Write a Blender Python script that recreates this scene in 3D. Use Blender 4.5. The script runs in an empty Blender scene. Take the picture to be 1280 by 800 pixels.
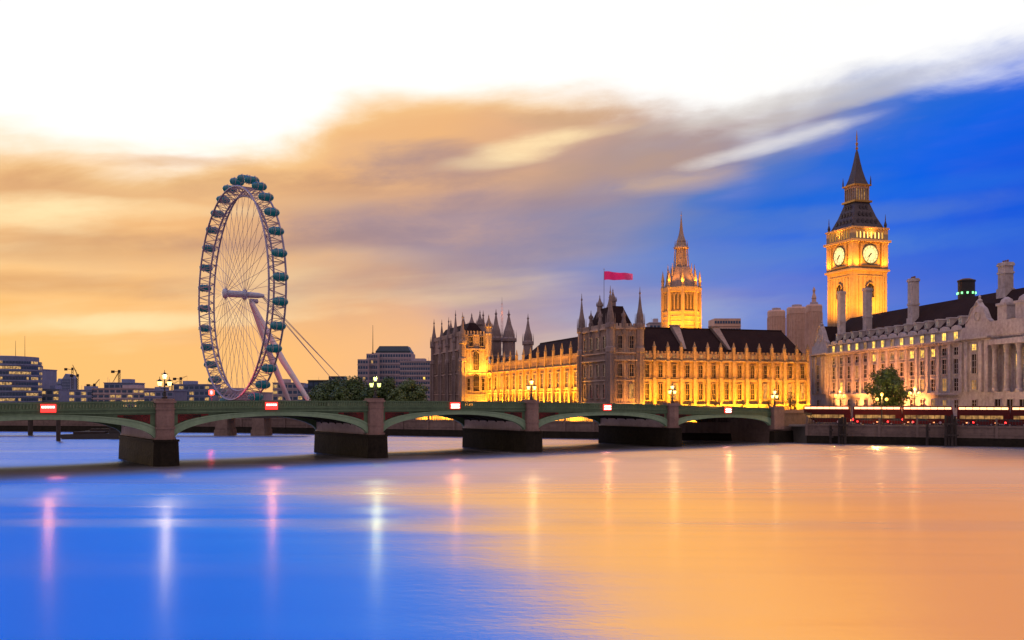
import bpy, math, random
from mathutils import Vector, Matrix
R = math.radians
scene = bpy.context.scene
COL = scene.collection
random.seed(7)

# ------------------------------------------------------------------ camera
EYE_H = 10.0
cam_data = bpy.data.cameras.new("camera")
cam_data.sensor_fit = 'HORIZONTAL'
cam_data.sensor_width = 36.0
cam_data.lens = 36.0 * 1200 / 1280
cam_data.shift_y = (498 - 400) / 1280.0
cam_data.clip_start = 0.5
cam_data.clip_end = 20000
camera = bpy.data.objects.new("camera", cam_data)
camera.location = (0, 0, EYE_H)
camera.rotation_euler = (R(90), 0, 0)
COL.objects.link(camera)
scene.camera = camera

# ------------------------------------------------------------------ node helper
class E:
    """A value in a node tree that can be used in arithmetic."""
    def __init__(self, nt, s): self.nt, self.s = nt, s
    def _m(self, op, *a, clamp=False):
        n = self.nt.nodes.new('ShaderNodeMath'); n.operation = op; n.use_clamp = clamp
        for i, v in enumerate((self,) + a):
            if isinstance(v, E): self.nt.links.new(v.s, n.inputs[i])
            else: n.inputs[i].default_value = v
        return E(self.nt, n.outputs[0])
    def __add__(s, o): return s._m('ADD', o)
    __radd__ = __add__
    def __sub__(s, o): return s._m('SUBTRACT', o)
    def __mul__(s, o): return s._m('MULTIPLY', o)
    __rmul__ = __mul__
    def __truediv__(s, o): return s._m('DIVIDE', o)
    def smooth(s, a, b):
        n = s.nt.nodes.new('ShaderNodeMapRange'); n.interpolation_type = 'SMOOTHSTEP'
        s.nt.links.new(s.s, n.inputs[0]); n.inputs[1].default_value = a; n.inputs[2].default_value = b
        n.inputs[3].default_value = 0; n.inputs[4].default_value = 1
        return E(s.nt, n.outputs[0])
def ramp(nt, fac, stops, interp='LINEAR'):
    n = nt.nodes.new('ShaderNodeValToRGB'); cr = n.color_ramp; cr.interpolation = interp
    while len(cr.elements) < len(stops): cr.elements.new(0.5)
    for e, (p, c) in zip(cr.elements, stops):
        e.position = p; e.color = (*c, 1) if len(c) == 3 else c
    nt.links.new(fac.s if isinstance(fac, E) else fac, n.inputs[0])
    return E(nt, n.outputs[0])
def mixc(nt, f, a, b, mode='MIX'):
    n = nt.nodes.new('ShaderNodeMix'); n.data_type = 'RGBA'; n.blend_type = mode
    for i, v in ((0, f), (6, a), (7, b)):
        if isinstance(v, E): nt.links.new(v.s, n.inputs[i])
        elif i == 0: n.inputs[0].default_value = v
        else: n.inputs[i].default_value = (*v, 1)
    return E(nt, n.outputs[2])
def comb(nt, x, y, z):
    n = nt.nodes.new('ShaderNodeCombineXYZ')
    for i, v in enumerate((x, y, z)):
        if isinstance(v, E): nt.links.new(v.s, n.inputs[i])
        else: n.inputs[i].default_value = v
    return E(nt, n.outputs[0])
def noise(nt, vec, scale, detail=4, rough=.5, dist=0):
    n = nt.nodes.new('ShaderNodeTexNoise')
    if vec is not None: nt.links.new(vec.s, n.inputs['Vector'])
    n.inputs['Scale'].default_value = scale; n.inputs['Detail'].default_value = detail
    n.inputs['Roughness'].default_value = rough; n.inputs['Distortion'].default_value = dist
    return E(nt, n.outputs['Fac'])
def lin(r, g, b, k=1.0):
    f = lambda v: (v / 255 / 12.92 if v / 255 <= .04045 else ((v / 255 + .055) / 1.055) ** 2.4) * k
    return (f(r), f(g), f(b))

# ------------------------------------------------------------------ sky
world = bpy.data.worlds.new("World"); scene.world = world; world.use_nodes = True
nt = world.node_tree; nt.nodes.clear()
SUN_AZ, SUN_EL = -38.0, 3.0            # the sun has just gone, low on the side of the wheel
tc = nt.nodes.new('ShaderNodeTexCoord')
sep = nt.nodes.new('ShaderNodeSeparateXYZ'); nt.links.new(tc.outputs['Generated'], sep.inputs[0])
dx, dy, dz = (E(nt, sep.outputs[i]) for i in range(3))
az = dx._m('ARCTAN2', dy)                                   # 0 ahead, positive to the east
el = dz._m('MAXIMUM', -0.2)._m('ARCSINE')
u = az / 0.98 + 0.5                                          # 0..1 over the part of sky ahead
h = el._m('MINIMUM', 1.45)._m('TANGENT')                     # height over the horizon (tangent)
uc = u._m('MAXIMUM', 0.0)._m('MINIMUM', 1.0)
# wind-drawn streaks: clouds stretched along one direction
tilt = h - u * 0.09
streak = noise(nt, comb(nt, u * 2.3, tilt * 11.0, 0.3), 1.0, 5, .55, .25)
broad = noise(nt, comb(nt, u * 2.6 + 4.0, tilt * 6.5 + 2.0, 1.7), 1.0, 4, .5, .5)
fine = noise(nt, comb(nt, u * 4.0, tilt * 34.0, 5.0), 1.0, 4, .55, .2)
rag = noise(nt, comb(nt, u * 6.0 + 1.0, tilt * 17.0, 8.0), 1.0, 6, .62, .35)
wob = (rag - .5) * .08 + (streak - 0.5) * 0.075 + (broad - 0.5) * 0.16 + (fine - .5) * .012
ul = (u + (broad - .5) * .16 + (streak - .5) * .10)._m('MAXIMUM', 0.0)._m('MINIMUM', 1.0)
um = (u - (h - .19) * 1.5 + (broad - .5) * .22 + (streak - .5) * .22 + (fine - .5) * .04)._m('MAXIMUM', 0.0)._m('MINIMUM', 1.0)
low = ramp(nt, ul, [(0, lin(255, 196, 118)), (.25, lin(255, 193, 122)), (.38, lin(248, 188, 134)), (.47, lin(222, 178, 158)),
                    (.56, lin(192, 168, 172)), (.66, lin(142, 158, 200)), (.78, lin(108, 138, 206)), (1, lin(66, 108, 210))])
mid = ramp(nt, um, [(0, lin(244, 190, 130)), (.25, lin(240, 184, 128)), (.40, lin(220, 172, 138)), (.50, lin(180, 150, 146)),
                    (.58, lin(142, 140, 172)), (.66, lin(88, 122, 196)), (.75, lin(30, 104, 216)), (.88, lin(4, 96, 230)), (1, lin(0, 86, 224))])
base = mixc(nt, (h + wob * .6).smooth(.03, .22), low, mid)
# sunlit cream streaks in the cloud of the sunset side
warm = ramp(nt, uc, [(0, (1, 1, 1)), (.45, (.85,) * 3), (.62, (.35,) * 3), (.75, (.08,) * 3), (1, (.03,) * 3)])
cream = (streak * .55 + broad * .45 + (fine - .5) * .22).smooth(.49, .70) * warm
base = mixc(nt, cream * .85, base, lin(255, 222, 165, 1.1))
dark = broad.smooth(.50, .72) * ramp(nt, uc, [(0, (.35,) * 3), (.3, (.75,) * 3), (.6, (.6,) * 3), (.8, (.2,) * 3), (1, (.12,) * 3)])
base = mixc(nt, dark * .70, base, lin(158, 128, 132))
# single clouds: (azimuth, height, half widths, colour, strength)
uw = u + (broad - .5) * .10 + (streak - .5) * .05
hw_ = h - (u - .5) * .05 + (streak - .5) * .045 + (fine - .5) * .010
def cloud(base, x, y, sx, sy, col, k, tilt=0.0):
    a_ = math.atan((x - 640) / 1200); u0 = a_ / .98 + .5; h0 = (498 - y) / 1200 * math.cos(a_) - (u0 - .5) * .05
    du = (uw - u0) / (sx / 1200 / .98); dh = (hw_ - h0 - (uw - u0) * tilt) / (sy / 1200)
    r = du * du + dh * dh + (rag - .5) * 6.5 + (fine - .5) * 2.4
    return mixc(nt, r.smooth(3.4, -1.4) * k, base, col)
BROWN, MAUVE, CREAM, SLATE = lin(196, 146, 108), lin(160, 134, 140), lin(255, 228, 176, 1.12), lin(122, 128, 172)
for c_ in ((470, 330, 190, 26, MAUVE, .38), (640, 285, 170, 34, SLATE, .65), (440, 262, 120, 30, MAUVE, .45), (150, 305, 170, 14, BROWN, .55), (90, 352, 170, 10, BROWN, .5), (330, 232, 150, 13, BROWN, .45), (390, 300, 130, 12, MAUVE, .45), (690, 250, 130, 12, MAUVE, .4), (200, 250, 160, 12, lin(245, 196, 140), .5), (420, 190, 90, 14, lin(238, 188, 140), .6), (300, 330, 160, 14, lin(250, 205, 150), .45),
           (530, 203, 80, 20, MAUVE, .85), (850, 182, 140, 24, lin(178, 154, 146), .7), (760, 215, 110, 22, lin(190, 155, 132), .6), (20, 200, 60, 26, lin(206, 150, 108), .6), (60, 245, 130, 16, BROWN, .35),
           (655, 176, 52, 12, CREAM, .8, .12), (610, 196, 60, 9, CREAM, .6, .10), (700, 165, 60, 7, CREAM, .6, .1), (45, 270, 70, 12, CREAM, .8), (180, 268, 80, 7, CREAM, .5), (70, 400, 190, 9, CREAM, .45), (260, 395, 120, 8, CREAM, .4), (830, 232, 70, 9, lin(222, 186, 150), .6),
           (860, 385, 110, 12, lin(168, 178, 208), .45), (900, 330, 150, 16, lin(104, 134, 204), .5), (1160, 300, 140, 12, lin(70, 124, 214), .5), (1010, 275, 160, 12, lin(92, 128, 200), .55), (1190, 225, 110, 9, lin(40, 112, 224), .5), (950, 235, 110, 12, lin(84, 122, 196), .5)):
    base = cloud(base, *c_)
# blown-out white cloud above
edge = ramp(nt, uc, [(0, (.235,) * 3), (.14, (.218,) * 3), (.27, (.252,) * 3), (.34, (.292,) * 3), (.47, (.318,) * 3),
                     (.60, (.290,) * 3), (.66, (.275,) * 3), (.705, (.250,) * 3), (.745, (.236,) * 3), (.79, (.250,) * 3), (.86, (.272,) * 3), (1, (.300,) * 3)], 'EASE')
over = (h + wob - edge)
glow = (h + wob * 1.2 - edge).smooth(-.05, .03)
base = mixc(nt, glow * warm * .8, base, lin(255, 214, 150, 1.05))
white = over.smooth(-.02, .055)
wcol = ramp(nt, uc, [(0, (1.10, 1.07, 1.02)), (.5, (1.08, 1.06, 1.03)), (.75, (1.02, 1.01, .99)), (1, (1.02, 1.02, 1.02))])
wcol = mixc(nt, broad.smooth(.45, .75) * uc.smooth(.55, .8) * .30, wcol, lin(206, 202, 200))
sky = mixc(nt, white, base, wcol)
for c_ in ((700, 143, 55, 9, lin(205, 165, 130), .75, .04), (240, 205, 70, 7, lin(222, 172, 126), .6), (1060, 114, 130, 11, lin(212, 209, 207), .55, .06), (900, 140, 80, 10, lin(214, 206, 200), .5, .08), (985, 148, 75, 7, lin(204, 197, 193), .6, .16), (955, 184, 75, 8, (1.0, .97, .92), .75, .15)):
    sky = cloud(sky, *c_)
# unseen high sky: blue and orange added to colour the river's reflections
hi_q = (u - (h - .70) * 1.0 + (streak - .5) * .10 + (broad - .5) * .06)._m('MAXIMUM', 0.0)._m('MINIMUM', 1.0)
hi = ramp(nt, hi_q, [(0, lin(0, 98, 222, 1.25)), (.29, lin(0, 122, 232, 1.3)), (.355, lin(30, 126, 224, 1.25)), (.40, lin(205, 172, 140, 1.2)),
                     (.445, lin(255, 186, 92, 1.3)), (.80, lin(255, 176, 84, 1.3)), (1, lin(232, 150, 90, 1.2))])
HI0, HI1 = .418, .46
hi = mixc(nt, rag.smooth(.50, .72) * .5, hi, lin(196, 130, 96), 'MULTIPLY')
sky = mixc(nt, (h + (streak - .5) * .03).smooth(HI0, HI1), sky, hi)
# unseen sky behind the viewer, brightened to fill the faces turned this way
back = mixc(nt, h.smooth(0, 1.2), lin(150, 125, 130, 1.1), lin(190, 170, 180, 2.0))
sky = mixc(nt, az._m('ABSOLUTE').smooth(1.0, 1.9), sky, back)
bg = nt.nodes.new('ShaderNodeBackground'); nt.links.new(sky.s, bg.inputs[0]); bg.inputs[1].default_value = 1.0
nish = nt.nodes.new('ShaderNodeTexSky'); nish.sky_type = 'NISHITA'; nish.sun_disc = False
nish.sun_elevation = R(SUN_EL); nish.sun_rotation = R(SUN_AZ)
bg2 = nt.nodes.new('ShaderNodeBackground'); nt.links.new(nish.outputs[0], bg2.inputs[0]); bg2.inputs[1].default_value = 0.002
addw = nt.nodes.new('ShaderNodeAddShader'); nt.links.new(bg.outputs[0], addw.inputs[0]); nt.links.new(bg2.outputs[0], addw.inputs[1])
wout = nt.nodes.new('ShaderNodeOutputWorld'); nt.links.new(addw.outputs[0], wout.inputs[0])
world.cycles.sampling_method = 'MANUAL'; world.cycles.sample_map_resolution = 1024

sun_data = bpy.data.lights.new("sun", 'SUN'); sun_data.energy = 0.35; sun_data.angle = R(12); sun_data.color = (1, .72, .48)
sun = bpy.data.objects.new("sun", sun_data); COL.objects.link(sun)
sd = Vector((math.sin(R(SUN_AZ)) * math.cos(R(SUN_EL)), math.cos(R(SUN_AZ)) * math.cos(R(SUN_EL)), math.sin(R(SUN_EL))))
sun.rotation_euler = sd.to_track_quat('Z', 'Y').to_euler()

scene.view_settings.view_transform = 'Standard'; scene.view_settings.look = 'None'
scene.view_settings.exposure = 0.0; scene.view_settings.gamma = 1.0
scene.view_settings.use_curve_mapping = False
scene.cycles.use_denoising = True
scene.cycles.max_bounces = 5; scene.cycles.glossy_bounces = 3; scene.cycles.diffuse_bounces = 3
scene.cycles.sample_clamp_indirect = 4.0

# ------------------------------------------------------------------ materials
MATS = {}
def new_mat(name):
    m = bpy.data.materials.new(name); m.use_nodes = True
    b = m.node_tree.nodes['Principled BSDF']; MATS[name] = m
    return m, m.node_tree, b
def stone(name, c, c2, rough=.85, scale=.25, bump=.25, fine_scale=2.5, metal=0.0, streaks=True, spec=.3):
    """Weathered solid: two tones, large and small mottling, faint rain streaks."""
    m, nt, b = new_mat(name)
    tcn = nt.nodes.new('ShaderNodeNewGeometry')
    pos = E(nt, tcn.outputs['Position'])
    a = noise(nt, pos, scale, 5, .6, .4)
    f = noise(nt, pos, fine_scale, 4, .6)
    k = (a - .5) * 1.8 + (f - .5) * 1.5 + .5
    if streaks:
        mp = nt.nodes.new('ShaderNodeMapping'); nt.links.new(pos.s, mp.inputs[0]); mp.inputs['Scale'].default_value = (1, 1, .08)
        k = k + (noise(nt, E(nt, mp.outputs[0]), 1.3, 3) - .5) * .8
    k = k._m('MAXIMUM', 0.0)._m('MINIMUM', 1.0)
    nt.links.new(mixc(nt, k, c, c2).s, b.inputs['Base Color'])
    b.inputs['Roughness'].default_value = rough; b.inputs['Specular IOR Level'].default_value = spec; b.inputs['Metallic'].default_value = metal
    if bump:
        bp = nt.nodes.new('ShaderNodeBump'); bp.inputs['Strength'].default_value = bump; bp.inputs['Distance'].default_value = .15
        nt.links.new((f + a).s, bp.inputs['Height']); nt.links.new(bp.outputs[0], b.inputs['Normal'])
    return m
def emit(name, c, k, base=(.02, .02, .02), vary=0.0):
    m, nt, b = new_mat(name)
    b.inputs['Base Color'].default_value = (*base, 1)
    b.inputs['Emission Color'].default_value = (*c, 1); b.inputs['Emission Strength'].default_value = k
    if vary:
        g = nt.nodes.new('ShaderNodeNewGeometry')
        n = noise(nt, E(nt, g.outputs['Position']), .9, 2)
        nt.links.new((n.smooth(.5 - vary, .5 + vary) * (k * 1.2) + k * .25).s, b.inputs['Emission Strength'])
    return m

water, wt, wb = new_mat("river_water")
wt.nodes.remove(wb)
g = wt.nodes.new('ShaderNodeNewGeometry')
sp = wt.nodes.new('ShaderNodeSeparateXYZ'); wt.links.new(g.outputs['Position'], sp.inputs[0])
px, py = E(wt, sp.outputs[0]), E(wt, sp.outputs[1])
# currents: lanes lying across the river, smooth ones and rippled ones
lane = noise(wt, comb(wt, px * .006 + py * .002, py * .055, 0.0), 1.0, 5, .6, .5)
lane_far = noise(wt, comb(wt, px * .012, py * .035, 9.0), 1.0, 4, .6, .4)
rip = noise(wt, comb(wt, px * .9, py * 1.6, 0.0), 1.0, 4, .65, .2)
bp = wt.nodes.new('ShaderNodeBump'); bp.inputs['Strength'].default_value = .13; bp.inputs['Distance'].default_value = .10
wt.links.new((rip + lane * 1.5).s, bp.inputs['Height'])
# wind waves roll towards the viewing bank, so most facets lean south by about eleven degrees
lean = (lane - .5) * .15 + .25
va = wt.nodes.new('ShaderNodeVectorMath'); va.operation = 'SUBTRACT'
wt.links.new(bp.outputs[0], va.inputs[0]); wt.links.new(comb(wt, 0.0, lean, 0.0).s, va.inputs[1])
vn = wt.nodes.new('ShaderNodeVectorMath'); vn.operation = 'NORMALIZE'; wt.links.new(va.outputs[0], vn.inputs[0])
tang = comb(wt, 0.0, 1.0, 0.0)
def gloss(rough, normal, tint, aniso=0.0):
    n = wt.nodes.new('ShaderNodeBsdfGlossy'); n.distribution = 'GGX'
    n.inputs['Color'].default_value = (*tint, 1)
    if isinstance(rough, E): wt.links.new(rough.s, n.inputs['Roughness'])
    else: n.inputs['Roughness'].default_value = rough
    n.inputs['Anisotropy'].default_value = aniso; wt.links.new(tang.s, n.inputs['Tangent'])
    wt.links.new(normal, n.inputs['Normal']); return n.outputs[0]
wave = gloss(lane * .10 + .105 + py.smooth(85, 130) * .09, vn.outputs[0], (.88, .88, .88))
chop = gloss(py.smooth(80, 125) * .20 + .31, vn.outputs[0], (.88, .88, .88))
flat = gloss(lane * .06 + .17, bp.outputs[0], (.85, .85, .85))
def mixs(f, a, b):
    n = wt.nodes.new('ShaderNodeMixShader')
    if isinstance(f, E): wt.links.new(f.s, n.inputs[0])
    else: n.inputs[0].default_value = f
    wt.links.new(a, n.inputs[1]); wt.links.new(b, n.inputs[2]); return n.outputs[0]
# lee of the bridge and far reach: calmer water
thin = noise(wt, comb(wt, px * .010 + py * .012, py * .115, 4.0), 1.0, 5, .62, .5)
lanes = thin.smooth(.42, .80) * py.smooth(45, 80) * (px.smooth(-75, -25) * .92 + .08) * .36
calm = py.smooth(120, 250) * .18 + .019
dull = gloss(.40, bp.outputs[0], (.62, .60, .62))
lane_mix = lanes + lane_far.smooth(.5, .66) * py.smooth(60, 130) * .22
body = wt.nodes.new('ShaderNodeBsdfDiffuse'); body.inputs['Color'].default_value = (.02, .035, .05, 1)
wt.links.new(mixs(.06, mixs(calm, mixs(lane_mix, mixs(py.smooth(85, 125) * .16 + .10, wave, chop), dull), flat), body.outputs[0]), wt.nodes['Material Output'].inputs['Surface'])

STONE = stone("palace_stone", (.42, .32, .26), (.20, .145, .12), scale=.12, fine_scale=1.6, bump=.5)
STONE_FLOODLIT = stone("honey_limestone", (.46, .32, .18), (.20, .13, .07), scale=.12, fine_scale=1.6, bump=.5)  # palace stone yellowed to deepen the golden floodlight on the wings
STONE_DK = stone("turret_stone", (.28, .22, .205), (.15, .115, .108), scale=.15, fine_scale=1.8, bump=.5)
PORTLAND = stone("portland_stone", (.54, .475, .45), (.27, .23, .225), scale=.10, fine_scale=1.2, bump=.35)
CLOCK_STONE = stone("clock_tower_stone", (.47, .34, .19), (.30, .20, .11), scale=.14, fine_scale=1.5, bump=.4)
ROOF = stone("roof_slate", (.022, .013, .014), (.036, .022, .020), rough=.75, scale=.2, fine_scale=3, bump=.3, spec=.03)
ROOF_IRON = stone("cast_iron_roof", (.085, .07, .075), (.05, .04, .045), rough=.6, scale=.3, fine_scale=2, bump=.3)
GRANITE = stone("pink_granite", (.23, .15, .125), (.14, .09, .078), rough=.7, scale=.4, fine_scale=3, bump=.2)
WET = stone("wet_stone", (.020, .016, .011), (.007, .006, .004), rough=.7, scale=.4, fine_scale=2, bump=.5, spec=.08)
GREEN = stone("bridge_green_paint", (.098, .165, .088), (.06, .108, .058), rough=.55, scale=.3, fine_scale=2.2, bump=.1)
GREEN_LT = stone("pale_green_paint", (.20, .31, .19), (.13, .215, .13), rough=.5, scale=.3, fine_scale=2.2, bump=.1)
PIER_LIT = stone("pale_pier_stone", (.60, .50, .47), (.42, .34, .32), rough=.8, scale=.3, fine_scale=2, bump=.2)  # pier stone paled to stand in for light reflected up under the arches
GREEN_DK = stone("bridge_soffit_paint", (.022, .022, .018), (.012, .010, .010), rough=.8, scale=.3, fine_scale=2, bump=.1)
RED_PAINT = stone("red_tracery_paint", (.20, .016, .014), (.07, .008, .008), rough=.6, scale=1.5, fine_scale=5, bump=.3, streaks=False)
EMBANK = stone("embankment_granite", (.16, .115, .095), (.085, .06, .052), rough=.8, scale=.15, fine_scale=1.4, bump=.5)
TIMBER = stone("wet_timber", (.035, .025, .02), (.014, .010, .008), rough=.7, scale=.6, fine_scale=3, bump=.5)
IRON = stone("black_iron", (.018, .018, .02), (.03, .028, .028), rough=.5, scale=1, fine_scale=4, bump=0)
STEEL = stone("white_steel", (.46, .36, .42), (.34, .27, .33), rough=.4, scale=.1, fine_scale=.8, bump=0)
STEEL_DK = stone("blue_grey_steel", (.34, .33, .46), (.23, .22, .33), rough=.45, scale=.2, fine_scale=1, bump=0)
HUB = stone("hub_blue_white_paint", (.42, .50, .62), (.28, .34, .44), rough=.35, scale=.2, fine_scale=1, bump=0)
LEGW = stone("leg_white_paint", (.74, .70, .72), (.62, .58, .62), rough=.45, scale=.1, fine_scale=.6, bump=0)
ASPHALT = stone("asphalt", (.05, .048, .047), (.035, .034, .033), rough=.9, scale=.3, fine_scale=4, bump=.1, streaks=False)
PAVING = stone("paving", (.17, .15, .135), (.12, .105, .095), rough=.9, scale=.2, fine_scale=2, bump=.1, streaks=False)
EARTH = stone("city_ground", (.07, .065, .055), (.045, .042, .038), rough=.95, scale=.05, fine_scale=.8, bump=.1, streaks=False)
CONCRETE = stone("far_concrete", (.44, .38, .40), (.31, .27, .30), scale=.05, fine_scale=.5, bump=.1)
CONCRETE_BLUE = stone("far_blue_cladding", (.22, .27, .42), (.14, .18, .29), scale=.05, fine_scale=.5, bump=.1)
BRICK_TAN = stone("tan_tower_brick", (.66, .44, .33), (.48, .31, .23), scale=.06, fine_scale=.6, bump=.2)  # tan brick lightened to stand in for the palace's warm glow
TEAL_ROOF = stone("dark_teal_cladding", (.03, .06, .075), (.02, .04, .055), rough=.4, scale=.1, fine_scale=1, bump=0)
RED_BUS = stone("red_bus_paint", (.085, .005, .005), (.065, .004, .004), rough=.3, scale=.3, fine_scale=1, bump=0, streaks=False)
TYRE = stone("tyre_rubber", (.018, .018, .018), (.028, .027, .026), rough=.9, bump=0, streaks=False)
BARK = stone("bark", (.07, .05, .035), (.04, .028, .02), rough=.95, scale=1, fine_scale=5, bump=.6)
GILT = stone("gilded_iron", (.42, .24, .06), (.30, .16, .04), rough=.4, metal=.6, bump=0, streaks=False)
def glass(name, c, rough=.25):
    m, nt_, b = new_mat(name); b.inputs['Base Color'].default_value = (*c, 1); b.inputs['Roughness'].default_value = rough
    b.inputs['Specular IOR Level'].default_value = .18; return m
PANE = glass("dark_window_glass", (.018, .016, .018))
PANE_BLUE = glass("blue_office_glass", (.055, .095, .16), .2)
PANE_LIT = emit("lit_window", (1.0, .62, .10), 1.7, vary=.25)
PANE_DIM = emit("dimly_lit_window", (1.0, .50, .14), .45, vary=.25)
OFFICE_LIT = emit("lit_office_strip", (1.0, .58, .20), .55, vary=.2)
BELFRY_LIT = emit("belfry_lamps", (1.0, .62, .14), 2.6)
DIAL = emit("clock_dial_glass", (1.0, .72, .27), 1.55)
LAMP_W = emit("lamp_glass_white", (1.0, .70, .22), 3.4)
LAMP_Y = emit("lamp_glass_green_white", (.92, 1.0, .22), 3.2)
LAMP_O = emit("lamp_glass_amber", (1.0, .45, .06), 3.2)
SIGN_RED = emit("red_sign_lamp", (1.0, .03, .025), 2.6, base=(.3, .01, .01))
SIGN_WHITE = emit("hot_sign_lamp", (1.0, .50, .40), 8)
TAIL = emit("tail_lamp", (1.0, .02, .02), 9)
HEADL = emit("head_lamp", (1.0, .30, .10), 4)
BUS_TRAIL = emit("lit_bus_window", (1.0, .42, .20), 3.6)  # glow on the added buses, drawing the bright line of traffic light
RED_FLOOD = emit("red_flood_lamp", (1.0, .07, .02), 3.2)

cap_m, cnt, cb = new_mat("teal_capsule_glass")
cb.inputs['Base Color'].default_value = (.004, .085, .12, 1); cb.inputs['Roughness'].default_value = .18; cb.inputs['Metallic'].default_value = .0
cb.inputs['Emission Color'].default_value = (.0, .32, .40, 1); cb.inputs['Emission Strength'].default_value = .08
def leaf_mat(name, a, b_):
    m, nt_, b = new_mat(name)
    g_ = nt_.nodes.new('ShaderNodeNewGeometry'); pos = E(nt_, g_.outputs['Position'])
    k = noise(nt_, pos, .55, 3) * .6 + noise(nt_, pos, 3.0, 2) * .5
    nt_.links.new(mixc(nt_, k.smooth(.35, .75), a, b_).s, b.inputs['Base Color']); b.inputs['Roughness'].default_value = .6
    return m
LEAF = leaf_mat("plane_tree_leaves", (.020, .048, .010), (.085, .15, .028))
LEAF2 = leaf_mat("river_tree_leaves", (.05, .095, .022), (.13, .19, .05))
LEAF3 = leaf_mat("dry_shrub_leaves", (.045, .036, .014), (.09, .075, .025))
flag_m, fnt, fb = new_mat("red_flag_cloth")
fg = fnt.nodes.new('ShaderNodeTexCoord'); fs = fnt.nodes.new('ShaderNodeSeparateXYZ'); fnt.links.new(fg.outputs['Generated'], fs.inputs[0])
fnt.links.new(mixc(fnt, E(fnt, fs.outputs[0]).smooth(.55, 1.0) * .45, (1.0, .03, .24), (1.0, .28, .52)).s, fb.inputs['Base Color'])
fb.inputs['Roughness'].default_value = .8

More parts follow.
